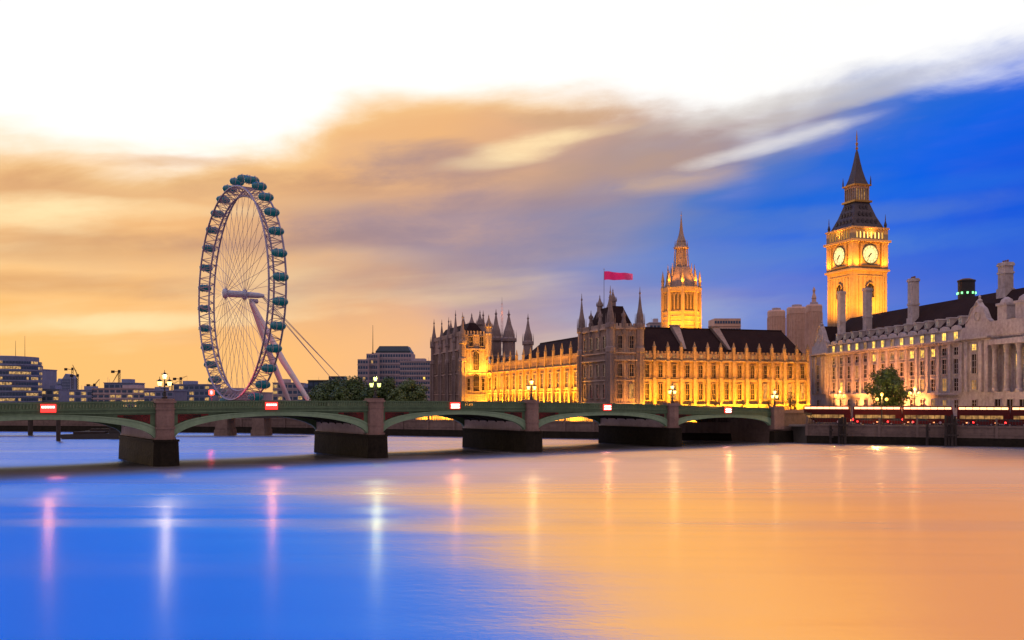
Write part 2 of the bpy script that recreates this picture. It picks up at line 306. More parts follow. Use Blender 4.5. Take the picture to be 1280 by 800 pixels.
# ------------------------------------------------------------------ mesh builder
class MB:
    def __init__(s): s.v, s.f, s.mi, s.m = [], [], [], 0
    def face(s, *pts):
        i = len(s.v); s.v += [tuple(p) for p in pts]; s.f.append(tuple(range(i, i + len(pts)))); s.mi.append(s.m); return s
    def hexa(s, p):      # 8 points, bottom ring then top ring
        i = len(s.v); s.v += [tuple(q) for q in p]
        for q in ((3, 2, 1, 0), (4, 5, 6, 7), (0, 1, 5, 4), (1, 2, 6, 5), (2, 3, 7, 6), (3, 0, 4, 7)):
            s.f.append(tuple(i + k for k in q)); s.mi.append(s.m)
        return s
    def box(s, x0, x1, y0, y1, z0, z1):
        return s.hexa([(x0, y0, z0), (x1, y0, z0), (x1, y1, z0), (x0, y1, z0), (x0, y0, z1), (x1, y0, z1), (x1, y1, z1), (x0, y1, z1)])
    def taper(s, x0, x1, y0, y1, z0, X0, X1, Y0, Y1, z1):
        return s.hexa([(x0, y0, z0), (x1, y0, z0), (x1, y1, z0), (x0, y1, z0), (X0, Y0, z1), (X1, Y0, z1), (X1, Y1, z1), (X0, Y1, z1)])
    def prism_y(s, poly, y0, y1):        # polygon in xz (counter-clockwise seen from -y), extruded in y
        n = len(poly); i = len(s.v)
        s.v += [(x, y0, z) for x, z in poly] + [(x, y1, z) for x, z in poly]
        s.f.append(tuple(range(i, i + n))); s.f.append(tuple(range(i + 2 * n - 1, i + n - 1, -1))); s.mi += [s.m] * 2
        for k in range(n):
            a, b = i + k, i + (k + 1) % n; s.f.append((b, a, a + n, b + n)); s.mi.append(s.m)
        return s
    def prism_z(s, poly, z0, z1):
        n = len(poly); i = len(s.v)
        s.v += [(x, y, z0) for x, y in poly] + [(x, y, z1) for x, y in poly]
        s.f.append(tuple(range(i + n - 1, i - 1, -1))); s.f.append(tuple(range(i + n, i + 2 * n))); s.mi += [s.m] * 2
        for k in range(n):
            a, b = i + k, i + (k + 1) % n; s.f.append((a, b, b + n, a + n)); s.mi.append(s.m)
        return s
    def lathe(s, prof, n=8, cx=0, cy=0, rot=0.0, sx=1, sy=1):   # profile (r, z) going up
        i = len(s.v)
        for r, z in prof:
            for k in range(n):
                a = rot + 2 * math.pi * k / n
                s.v.append((cx + r * sx * math.cos(a), cy + r * sy * math.sin(a), z))
        for j in range(len(prof) - 1):
            for k in range(n):
                a, b = i + j * n + k, i + j * n + (k + 1) % n
                s.f.append((a, b, b + n, a + n)); s.mi.append(s.m)
        s.f.append(tuple(i + k for k in range(n - 1, -1, -1))); s.f.append(tuple(i + (len(prof) - 1) * n + k for k in range(n))); s.mi += [s.m] * 2
        return s
    def tube(s, p0, p1, r0, r1=None, n=6):
        r1 = r0 if r1 is None else r1
        p0, p1 = Vector(p0), Vector(p1); d = (p1 - p0).normalized()
        a = d.orthogonal().normalized(); b = d.cross(a); i = len(s.v)
        for p, r in ((p0, r0), (p1, r1)):
            for k in range(n):
                t = 2 * math.pi * k / n; s.v.append(tuple(p + a * (r * math.cos(t)) + b * (r * math.sin(t))))
        for k in range(n):
            k2 = (k + 1) % n; s.f.append((i + k, i + k2, i + n + k2, i + n + k)); s.mi.append(s.m)
        s.f.append(tuple(i + k for k in range(n - 1, -1, -1))); s.f.append(tuple(i + n + k for k in range(n))); s.mi += [s.m] * 2
        return s
    def path(s, pts, r, n=6, closed=False):
        pts = [Vector(p) for p in pts]; m = len(pts); i = len(s.v)
        up = Vector((0, 0, 1))
        for j, p in enumerate(pts):
            q0 = pts[(j - 1) % m] if closed or j else p; q1 = pts[(j + 1) % m] if closed or j < m - 1 else p
            d = (q1 - q0).normalized(); a = d.cross(Vector((0, 1, 0)))
            if a.length < .2: a = d.cross(up)
            a.normalize(); b = d.cross(a); rr = r[j] if isinstance(r, (list, tuple)) else r
            for k in range(n):
                t = 2 * math.pi * k / n; s.v.append(tuple(p + a * (rr * math.cos(t)) + b * (rr * math.sin(t))))
        for j in range(m if closed else m - 1):
            for k in range(n):
                a0, b0 = i + j * n + k, i + j * n + (k + 1) % n; j2 = (j + 1) % m
                s.f.append((a0, b0, i + j2 * n + (k + 1) % n, i + j2 * n + k)); s.mi.append(s.m)
        return s
    def build(s, name, mat, parent=None, loc=(0, 0, 0), rz=0.0, smooth=False):
        me = bpy.data.meshes.new(name); me.from_pydata(s.v, [], s.f)
        for m in (mat if isinstance(mat, (list, tuple)) else [mat]): me.materials.append(m)
        if isinstance(mat, (list, tuple)):
            me.polygons.foreach_set('material_index', s.mi)
        if smooth: me.polygons.foreach_set('use_smooth', [True] * len(me.polygons))
        me.update()
        return place(me, name, parent, loc, rz)
def place(me, name, parent=None, loc=(0, 0, 0), rz=0.0):
    o = bpy.data.objects.new(name, me); o.location = loc; o.rotation_euler = (0, 0, rz); COL.objects.link(o)
    if parent: o.parent = parent
    return o
def tag(o, label, cat, group=None):
    o['label'] = label; o['category'] = cat
    if group: o['group'] = group
    return o
def thing(name, label, cat, loc=(0, 0, 0), rz=0.0, group=None):
    o = bpy.data.objects.new(name, None); o.location = loc; o.rotation_euler = (0, 0, rz); COL.objects.link(o)
    return tag(o, label, cat, group)
def structure(name, mb, mat):
    o = mb.build(name, mat); o['kind'] = 'structure'; return o
def kids(o): return [c for c in bpy.data.objects if c.parent == o]
def copy_tree(o, loc, rz, label, parent=None):
    c = o.copy(); COL.objects.link(c)
    if parent: c.parent = parent
    else: c.location = loc; c.rotation_euler = (0, 0, rz); c['label'] = label
    for ch in kids(o): copy_tree(ch, None, None, None, c)
    return c
def lamp(kind, loc, energy, color, size=.3, aim=None, spot=None, parent=None, blend=.6):
    l = bpy.data.lights.new(kind.lower() + "_light", kind); l.energy = energy; l.color = color
    if kind == 'AREA': l.shape = 'RECTANGLE'; l.size, l.size_y = size if isinstance(size, tuple) else (size, size)
    else: l.shadow_soft_size = size
    if kind == 'SPOT': l.spot_size = R(spot or 90); l.spot_blend = blend
    o = bpy.data.objects.new(kind.lower() + "_light", l); o.location = loc; COL.objects.link(o)
    if aim is not None:
        d = Vector(aim) - Vector(loc); o.rotation_euler = (-d).to_track_quat('Z', 'Y').to_euler()
    if parent: o.parent = parent
    return o
def at(px, d): return (px - 640) / 1200.0 * d
def zat(py, d): return EYE_H + (498 - py) / 1200.0 * d
WIN = {}
def window(parent, x, z, w, h, pane, frame, y=0.0, nx=2, nz=2, deep=.28, arch=False):
    """A framed window standing on the face y of its wall (front towards -y); frame is the part, pane its sub-part."""
    key = (round(w, 2), round(h, 2), nx, nz, deep, frame.name, arch)
    if key not in WIN:
        f = MB(); t = max(.14, w * .10)
        f.box(-w / 2 - t, -w / 2, -deep, .02, 0, h).box(w / 2, w / 2 + t, -deep, .02, 0, h)
        f.box(-w / 2 - t - .1, w / 2 + t + .1, -deep - .12, .02, -t, 0)
        if arch:
            n = 8
            for k in range(n):
                a0, a1 = math.pi * k / n, math.pi * (k + 1) / n
                P = lambda a, q: (-(w / 2 + q) * math.cos(a), h + (w * .62 + q) * math.sin(a))
                f.prism_y([P(a0, 0), P(a1, 0), P(a1, t), P(a0, t)], -deep, .02)
        else: f.box(-w / 2 - t, w / 2 + t, -deep - .06, .02, h, h + t)
        for k in range(1, nx): xx = -w / 2 + w * k / nx; f.box(xx - .05, xx + .05, -.12, .0, 0, h * (1.0 if not arch else 1.25))
        for k in range(1, nz): zz = h * k / nz; f.box(-w / 2, w / 2, -.11, .0, zz - .05, zz + .05)
        p = MB()
        if arch: p.prism_y([(-w / 2, 0), (w / 2, 0)] + [((w / 2) * math.cos(math.pi * k / 8), h + w * .62 * math.sin(math.pi * k / 8)) for k in range(0, 9)], -.05, .01)
        else: p.box(-w / 2, w / 2, -.05, .01, 0, h)
        fo = f.build('window', frame); WIN[key] = [fo.data, p, {}]; bpy.data.objects.remove(fo)
    me, p, panes = WIN[key]
    if pane.name not in panes:
        po = p.build('pane', pane); panes[pane.name] = po.data; bpy.data.objects.remove(po)
    fo = place(me, 'window', parent, (x, y, z)); place(panes[pane.name], 'pane', fo); return fo

# ------------------------------------------------------------------ setting: river, banks, road
structure("river", MB().face((-3000, -60, 0), (3000, -60, 0), (3000, 1500, 0), (-3000, 1500, 0)), water)
LAND_Z = 4.0
shore = [(-900, 360), (-420, 338), (-135, 300), (-79, 281), (-8, 249), (14, 246), (40, 236), (63, 224), (66, 214.8), (105, 197), (190, 158), (420, 50)]
structure("ground", MB().prism_z(shore + [(3000, 50), (3000, 3000), (-3000, 3000), (-3000, 360)], -3, LAND_Z), EARTH)
WU = Vector((105 - 66, 197 - 214.8, 0)).normalized(); WN = Vector((-WU.y, WU.x, 0))    # along and behind the embankment wall
W0 = Vector((66, 214.8, 0)); W_RZ = math.atan2(WU.y, WU.x)
def wq(s, n, z): p = W0 + WU * s + WN * n; return (p.x, p.y, z)
structure("embankment_road", MB().face(wq(-4, 3.4, LAND_Z + .02), wq(150, 3.4, LAND_Z + .02), wq(150, 21, LAND_Z + .02), wq(-4, 21, LAND_Z + .02)), ASPHALT)
lane_mb = MB()
for i in range(26): lane_mb.face(wq(i * 5.6, 11.6, LAND_Z + .026), wq(i * 5.6 + 3, 11.6, LAND_Z + .026), wq(i * 5.6 + 3, 11.75, LAND_Z + .026), wq(i * 5.6, 11.75, LAND_Z + .026))
structure("road_markings", lane_mb, stone("road_paint", (.6, .6, .58), (.45, .45, .43), streaks=False, bump=0))
pv = MB(); pts = [wq(-4, .5, 0), wq(150, .5, 0), wq(150, 3.4, 0), wq(-4, 3.4, 0)]
pv.prism_z([(p[0], p[1]) for p in pts], LAND_Z - .3, LAND_Z + .13)
structure("pavement", pv, PAVING)

# embankment walls: each a thing with coping, dark tidal foot, railing
def river_wall(name, label, p0, p1, top, rail=0.0, foot=1.7, mat=EMBANK):
    d = Vector((p1[0] - p0[0], p1[1] - p0[1], 0)); L = d.length; rz = math.atan2(d.y, d.x)
    t = thing(name, label, "river wall", (p0[0], p0[1], 0), rz)
    MB().box(0, L, -.25, .6, foot, top - .35).build("wall", mat, t)
    MB().taper(0, L, -.9, .6, -3, 0, L, -.35, .6, foot).build("tidal_foot", WET, t)
    MB().box(0, L, -.45, .8, top - .35, top).build("coping", mat, t)
    cb_ = MB().box(0, L, -.38, -.24, top * .55, top * .55 + .3)
    cb_.build("string_course", mat, t)
    if rail:
        r = MB(); n = int(L / .55)
        for i in range(n + 1): x = L * i / n; r.box(x - .035, x + .035, .05, .12, top, top + rail)
        r.box(0, L, .03, .14, top + rail, top + rail + .09).box(0, L, .03, .14, top + .15, top + .22)
        r.build("railing", IRON, t)
        n = max(1, int(L / 7.5))
        for i in range(n + 1):
            x = L * i / n
            MB().box(x - .28, x + .28, -.55, .5, foot, top + .05).box(x - .2, x + .2, -.1, .3, top + .05, top + rail + .25).build("wall_pier", EMBANK, t)
    return t
river_wall("embankment_wall", "dark granite river wall with iron railing below the road with the red buses", (66, 214.8), (190, 158), 4.25, 1.35)
river_wall("terrace_wall", "pale stone river wall with railing under the floodlit gothic palace", (-8, 249), (63, 224), 4.3, 1.0)
river_wall("quay_wall", "long low river wall below the trees beyond the bridge", (-79, 281), (-8, 249), 4.3, 1.0)
river_wall("far_quay", "distant dark quay wall along the far bank under the low offices", (-420, 338), (-79, 281), 4.2)

# ------------------------------------------------------------------ the arch bridge
B0 = Vector((-51.8, 142.9, 0)); B_RZ = math.atan2(.56, .8285)
BU = Vector((math.cos(B_RZ), math.sin(B_RZ), 0)); BV = Vector((-BU.y, BU.x, 0))
BW = 22.0
zpar = lambda s: 9.62 - .00015 * (s - 22) ** 2
PIERS = [-34.5, 0.0, 34.46, 66.7, 102.6, 134.2]
bridge = thing("arch_bridge", "long green iron arch bridge with granite piers crossing the river", "bridge", tuple(B0), B_RZ)
SP_Z = 3.9
# shaded lanterns: their light leaves level and upwards over the river, not straight down
def river_dir(p):
    d = Vector((-p.x, -p.y, 0)).normalized(); c_, s_ = math.cos(-B_RZ), math.sin(-B_RZ)
    return Vector((d.x * c_ - d.y * s_, d.x * s_ + d.y * c_, 0))
def strip(mb, s0, s1, zlo, zhi, y0, y1, n=12):
    for k in range(n):
        a, b = s0 + (s1 - s0) * k / n, s0 + (s1 - s0) * (k + 1) / n
        mb.hexa([(a, y0, zlo(a)), (b, y0, zlo(b)), (b, y1, zlo(b)), (a, y1, zlo(a)), (a, y0, zhi(a)), (b, y0, zhi(b)), (b, y1, zhi(b)), (a, y1, zhi(a))])
for i in range(5):
    a, b = PIERS[i] + 1.45, PIERS[i + 1] - 1.45
    c, hw = (a + b) / 2, (b - a) / 2
    zc = zpar(c) - 2.35
    zi = lambda s, c=c, hw=hw, zc=zc: SP_Z + (zc - SP_Z) * max(0, 1 - ((s - c) / hw) ** 2) ** .5
    N = 40
    ths = [math.pi * k / N for k in range(N + 1)]
    inn = [(c - hw * math.cos(t), SP_Z + (zc - SP_Z) * math.sin(t)) for t in ths]
    def outer(k, q=1.0, c=c, hw=hw, zc=zc):
        t = ths[k]; th = (.62 + .62 * abs(math.cos(t)) ** 1.5) * q
        nx, nz = -math.cos(t) / hw, math.sin(t) / (zc - SP_Z); l = math.hypot(nx, nz)
        x = c - hw * math.cos(t) + nx / l * th; return (min(max(x, a - .30), b + .30), SP_Z + (zc - SP_Z) * math.sin(t) + nz / l * th)
    ring, mould = MB(), MB()
    for k in range(N):
        ring.prism_y([inn[k], inn[k + 1], outer(k + 1), outer(k)], -.22, .55)
        mould.prism_y([outer(k, .82), outer(k + 1, .82), outer(k + 1), outer(k)], -.34, -.215)
        mould.prism_y([inn[k], inn[k + 1], outer(k + 1, .14), outer(k, .14)], -.30, -.215)
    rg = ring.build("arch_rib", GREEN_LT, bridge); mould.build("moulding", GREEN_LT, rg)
    far = MB()
    for k in range(N): far.prism_y([inn[k], inn[k + 1], outer(k + 1), outer(k)], BW - .55, BW + .2)
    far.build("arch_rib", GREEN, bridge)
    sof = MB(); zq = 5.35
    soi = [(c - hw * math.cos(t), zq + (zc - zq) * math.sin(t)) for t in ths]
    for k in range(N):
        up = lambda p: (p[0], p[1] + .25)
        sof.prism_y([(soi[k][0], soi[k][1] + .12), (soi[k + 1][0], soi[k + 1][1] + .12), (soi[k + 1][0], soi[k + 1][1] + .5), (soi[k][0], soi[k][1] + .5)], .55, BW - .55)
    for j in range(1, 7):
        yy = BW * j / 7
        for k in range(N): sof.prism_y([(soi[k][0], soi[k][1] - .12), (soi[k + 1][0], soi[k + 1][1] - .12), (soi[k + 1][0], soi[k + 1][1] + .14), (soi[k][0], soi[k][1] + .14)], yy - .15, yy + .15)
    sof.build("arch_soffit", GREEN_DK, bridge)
    sp_ = MB()
    outs = [outer(k, .98) for k in range(N + 1)]
    for k in range(N):
        (x0, z0), (x1, z1) = outs[k], outs[k + 1]
        if x1 - x0 < 1e-3: continue
        sp_.prism_y([(x0, z0), (x1, z1), (x1, zpar(x1) - 1.7), (x0, zpar(x0) - 1.7)], 0, .5)
    sp_.build("spandrel", GREEN, bridge)
    for side in (0, 1):                               # red tracery panels beside the piers
        pan, tr = MB(), MB()
        xs = [a + .55 + .35 * q for q in range(14)] if side == 0 else [b - .55 - .35 * q for q in range(14)]
        def zo(x):
            best = min(outs, key=lambda p: abs(p[0] - x)); return best[1]
        def zo_i(x):
            o = sorted(outs)
            for (x0, z0), (x1, z1) in zip(o, o[1:]):
                if x0 <= x <= x1 and x1 > x0: return z0 + (z1 - z0) * (x - x0) / (x1 - x0)
            return zo(x)
        for q in range(13):
            x0, x1 = sorted((xs[q], xs[q + 1]))
            l0, l1, u0, u1 = zo_i(x0) + .12, zo_i(x1) + .12, zpar(x0) - 1.95, zpar(x1) - 1.95
            if u0 - l0 < .15 and u1 - l1 < .15: break
            l0, l1 = min(l0, u0 - .02), min(l1, u1 - .02)
            pan.prism_y([(x0, l0), (x1, l1), (x1, u1), (x0, u0)], -.05, .02)
        x = xs[0] + (.1 if side == 0 else -.1); sg = 1 if side == 0 else -1
        for q in range(6):
            hgt_ = zpar(x) - 2.0 - zo_i(x + sg * .3) - .15
            r = min(.55, hgt_ / 2)
            if r < .12: break
            zc_ = zpar(x) - 2.0 - r
            while zc_ - r > zo_i(x + sg * r) - .1:
                tr.path([(x + sg * r + r * .85 * math.cos(t), -.07, zc_ + r * .85 * math.sin(t)) for t in [math.pi * k / 6 for k in range(12)]], .045, 4, True)
                tr.path([(x + sg * r + r * .4 * math.cos(t), -.07, zc_ + r * .4 * math.sin(t)) for t in [math.pi * k / 4 for k in range(8)]], .035, 4, True)
                zc_ -= 2 * r
            x += sg * 2 * r
        po = pan.build("spandrel_panel", RED_PAINT, bridge); tr.build("tracery", GREEN_DK, po)
    s0, s1 = PIERS[i] + 1.1, PIERS[i + 1] - 1.1
    for (y0, y1) in ((0, 0),):
        fa = MB()
        strip(fa, s0, s1, lambda s: zpar(s) - 1.70, lambda s: zpar(s) - 1.52, -.42, .5)
        strip(fa, s0, s1, lambda s: zpar(s) - 1.52, lambda s: zpar(s) - 1.14, -.26, .5)
        strip(fa, s0, s1, lambda s: zpar(s) - 1.14, lambda s: zpar(s) - 1.02, -.5, .5)
        fa.build("cornice", GREEN, bridge)
        ba = MB(); strip(ba, s0, s1, lambda s: zpar(s) - .13, lambda s: zpar(s), -.30, .12)
        strip(ba, s0, s1, lambda s: zpar(s) - 1.02, lambda s: zpar(s) - .86, -.26, .1)
        n = int((s1 - s0) / .42)
        for k in range(n):                             # pierced trefoil parapet
            x = s0 + (s1 - s0) * (k + .5) / n; z = zpar(x)
            ba.box(x - .085, x + .085, -.2, .04, z - .86, z - .38)
            ba.prism_y([(x - .085, z - .40), (x + .085, z - .40), (x + .21, z - .13), (x - .21, z - .13)], -.2, .04)
        ba.build("parapet", GREEN, bridge)
    fp = MB(); strip(fp, s0, s1, lambda s: zpar(s) - 1.7, lambda s: zpar(s), BW - .3, BW); fp.build("parapet", GREEN, bridge)
    # navigation lamps at the crown
    if True:
        w_ = .98
        sx = c + (1.5, -.9, -.6, .3, .6)[i]
        sg_o = MB().box(sx - w_, sx + w_, -.62, -.44, zpar(sx) - 1.35, zpar(sx) - .22).build("navigation_sign", SIGN_RED, bridge)
        bars = 1 if i in (0, 1) else 2
        for q in range(bars):
            zz = zpar(sx) - .62 - .48 * q
            for k in range(5): MB().box(sx - .85 + .34 * k, sx - .85 + .34 * k + .27, -.72, -.61, zz - .13, zz + .13).build("lamp_bar", SIGN_WHITE, sg_o)
    rd_ = river_dir(B0 + BU * sx)
    lamp('SPOT', (sx, -.9, zpar(sx) - .8), 8000, (1, .33, .10), .25, (sx + rd_.x * 5, -.9 + rd_.y * 5, zpar(sx) + 4), 122, bridge, .2)
# deck
dk = MB(); strip(dk, PIERS[0], PIERS[-1] + 14, lambda s: zpar(min(s, 134)) - 1.7, lambda s: zpar(min(s, 134)) - 1.12, .5, BW - .3, 60)
dk.build("deck", ASPHALT, bridge)
def oct_(r, cx, cy, f=.42): return [(cx - r, cy - r * f), (cx - r * f, cy - r), (cx + r * f, cy - r), (cx + r, cy - r * f), (cx + r, cy + r), (cx - r, cy + r)]
for i, s in enumerate(PIERS[1:5]):
    z = zpar(s)
    pr = MB().box(s - 1.5, s + 1.5, .1, BW - .1, SP_Z, z - 1.75).build("pier", PIER_LIT, bridge)
    sh = MB()
    sh.prism_z(oct_(1.28, s, -.35), SP_Z + .25, z - .2).prism_z(oct_(1.5, s, -.35), SP_Z, SP_Z + .3).prism_z(oct_(1.42, s, -.35), SP_Z + 1.55, SP_Z + 1.85)
    sh.prism_z(oct_(1.4, s, -.35), z - 1.2, z - 1.0).prism_z(oct_(1.55, s, -.35), z - .2, z + .12).prism_z(oct_(1.35, s, -.35), z + .12, z + .42)
    sh.build("pier_shaft", GRANITE, pr)
    pl = MB(); nose = lambda g: [(s - 1.75 - g, -1.3), (s - .9, -2.2 - g), (s + .9, -2.2 - g), (s + 1.75 + g, -1.3), (s + 1.75 + g, BW - .4), (s - 1.75 - g, BW - .4)]
    n0, n1 = nose(.3), nose(.02)
    i0 = len(pl.v); pl.v += [(x, y, -3) for x, y in n0] + [(x, y, SP_Z - .25) for x, y in n1]
    for k in range(6): pl.f.append((i0 + k, i0 + (k + 1) % 6, i0 + 6 + (k + 1) % 6, i0 + 6 + k)); pl.mi.append(0)
    pl.f.append(tuple(i0 + 6 + k for k in range(6))); pl.mi.append(0)
    pl.prism_z(nose(.18), SP_Z - .32, SP_Z - .02)
    pl.build("pier_plinth", WET, pr)
# abutment on the right bank
s = PIERS[5]; z = zpar(s)
ab = MB().box(s - .9, s + 9.5, -.6, BW, -2, z - 1.1).build("abutment", EMBANK, bridge)
MB().box(s - 1.1, s + 2.2, -1.2, .2, 3.0, z + .1).box(s - 1.25, s + 2.35, -1.35, .35, z + .1, z + .45).box(s + 2.2, s + 9.5, -.9, -.2, z - 1.1, z - .3).build("end_pier", GRANITE, ab)
MB().taper(s - 1.6, s + 9.7, -1.9, .0, -3, s - 1.3, s + 9.6, -1.3, .0, 2.6).build("tidal_foot", WET, ab)
st = MB()
for k in range(16): st.box(s + 9.5 + .45 * k, s + 9.95 + .45 * k, -.6, 2.4, -1, z - 1.2 - .24 * k)
st.build("stair", EMBANK, ab)
hr = MB(); hr.tube((s + 9.5, -.5, z - .2), (s + 16.5, -.5, z - 3.9), .06)
for k in range(9): hr.tube((s + 9.6 + .85 * k, -.5, z - 1.4 - .43 * k), (s + 9.6 + .85 * k, -.5, z - .25 - .45 * k), .04)
hr.build("handrail", IRON, ab)

# lamps standing on the piers
def bridge_lamp(i, label, mat, col, power):
    s = PIERS[i]; z = zpar(s) + .42; p = B0 + BU * s - BV * .35
    t = thing("bridge_lamp", label, "street lamp", (p.x, p.y, z), B_RZ, "lamps on the bridge piers")
    MB().lathe([(.42, 0), (.42, .25), (.26, .35), (.20, .9), (.28, 1.0), (.11, 1.15), (.09, 2.7), (.14, 2.8)], 8).build("post", IRON, t)
    ar = MB()
    for sx in (-1, 1): ar.path([(0, 0, 1.55), (sx * .35, 0, 1.5), (sx * .62, 0, 1.6), (sx * .7, 0, 1.8)], .045, 5)
    ar.build("arm", IRON, t)
    for (lx, lz) in ((-.7, 1.8), (.7, 1.8), (0, 2.8)):
        ln = MB().lathe([(.10, lz), (.2, lz + .06), (.36, lz + .75), (.40, lz + .80), (.18, lz + 1.02), (.05, lz + 1.1), (.04, lz + 1.4), (.0, lz + 1.5)], 6, lx, 0)
        for k in range(6):
            a0 = math.pi / 3 * k; ln.tube((lx + .42 * math.cos(a0), .42 * math.sin(a0), lz + .78), (lx + .46 * math.cos(a0), .46 * math.sin(a0), lz + 1.0), .035, .01, 4)
        lo = ln.build("lantern", IRON, t)
        MB().lathe([(.22, lz + .1), (.375, lz + .72)], 6, lx, 0).build("glass", mat, lo)
    rd_ = river_dir(p); lamp('SPOT', (0, -.55, 2.4), power, col, .25, (rd_.x * 5, -.55 + rd_.y * 5, 7.2), 122, t, .2)
bridge_lamp(1, "ornate triple lantern lit warm white on the bridge pier in front of the city offices", LAMP_W, (1, .80, .5), 11000)
bridge_lamp(2, "triple lantern glowing greenish white on the bridge pier in front of the trees", LAMP_Y, (.95, 1.0, .45), 11500)
bridge_lamp(3, "triple lantern on the bridge pier in front of the long yellow palace wing", LAMP_W, (1, .62, .24), 8500)
bridge_lamp(4, "triple lantern on the bridge pier before the orange palace wing with the dark roof", LAMP_W, (1, .60, .22), 6500)
bridge_lamp(5, "triple lantern on the granite end pier where the bridge meets the embankment stairs", LAMP_W, (1, .62, .25), 5000)

# parapet added behind the river wall to catch amber light under the arches
tp = thing("terrace_parapet", "pale stone terrace parapet glowing yellow through the two middle arches", "parapet", (-26.0, 263.0, LAND_Z), math.atan2(-32, 91))
L_ = 95
MB().box(0, L_, 0, .5, -.2, 2.5).box(0, L_, -.2, .7, 2.5, 2.85).build('wall', stone("terrace_stone", (.46, .36, .28), (.30, .22, .17), bump=.3), tp)
for k in range(24):
    MB().box(4 * k - .35, 4 * k + .35, -.3, .8, -.2, 3.1).taper(4 * k - .3, 4 * k + .3, -.2, .7, 3.1, 4 * k - .05, 4 * k + .05, .2, .3, 3.8).build('parapet_pier', MATS["terrace_stone"], tp)
for k in range(15): lamp('SPOT', (6 * k + 3, -3.0, .5), 5200 * (.7 + .6 * random.random()), (1, .40, .02), .25, (6 * k + 3, 0, 1.6), 140, tp, .9)

# ------------------------------------------------------------------ gothic palace
P_RZ = R(17.5)
PU = Vector((math.cos(P_RZ), math.sin(P_RZ), 0)); PV = Vector((-PU.y, PU.x, 0))
PC = Vector((29.2, 285, 0))                       # near corner of the corner tower
FLOOD = (1.0, .43, .015)
def turret(parent, x, y, z0, z1, r, n=8, mat=STONE_DK, name='turret'):
    """Octagonal turret with banded shaft, open crown and crocketed ogee spirelet."""
    h = z1 - z0
    m = MB().lathe([(r, z0), (r, z0 + h * .50), (r * 1.18, z0 + h * .51), (r * 1.18, z0 + h * .54), (r * .96, z0 + h * .55), (r * .96, z0 + h * .68), (r * 1.2, z0 + h * .69), (r * 1.2, z0 + h * .715),
                    (r * .86, z0 + h * .73), (r * .74, z0 + h * .79), (r * .42, z0 + h * .85), (r * .22, z0 + h * .91), (r * .12, z0 + h * .94), (r * .26, z0 + h * .95), (r * .1, z0 + h * .965), (.05, z1)], n, x, y, math.pi / 8)
    for k in range(n):
        a = math.pi / 8 + 2 * math.pi * k / n
        cx, cy = x + r * 1.12 * math.cos(a), y + r * 1.12 * math.sin(a)
        m.lathe([(.13, z0 + h * .68), (.15, z0 + h * .74), (.02, z0 + h * .80)], 4, cx, cy)
        m.box(cx - .12, cx + .12, cy - .12, cy + .12, z0 + h * .05, z0 + h * .5)
    return m.build(name, mat, parent)
def pinnacle(parent, x, y, z0, h, w, mat):
    return MB().box(x - w, x + w, y - w, y + w, z0, z0 + h * .45).taper(x - w * 1.25, x + w * 1.25, y - w * 1.25, y + w * 1.25, z0 + h * .45, x - w * .9, x + w * .9, y - w * .9, y + w * .9, z0 + h * .52) \
        .taper(x - w * .85, x + w * .85, y - w * .85, y + w * .85, z0 + h * .52, x - .05, x + .05, y - .05, y + .05, z0 + h).build('pinnacle', mat, parent)
def ribbed(m, x0, x1, y, z0, z1, pitch, w=.13, d=.14):
    n = max(1, int((x1 - x0) / pitch))
    for k in range(1, n):
        x = x0 + (x1 - x0) * k / n; m.box(x - w / 2, x + w / 2, y - d, y + .01, z0, z1)
def battlement(m, x0, x1, y, z, pitch=1.1, h=.6):
    n = max(1, int((x1 - x0) / pitch))
    for k in range(n):
        x = x0 + (x1 - x0) * (k + .25) / n; m.box(x, x + pitch * .55, y - .02, y + .4, z, z + h)

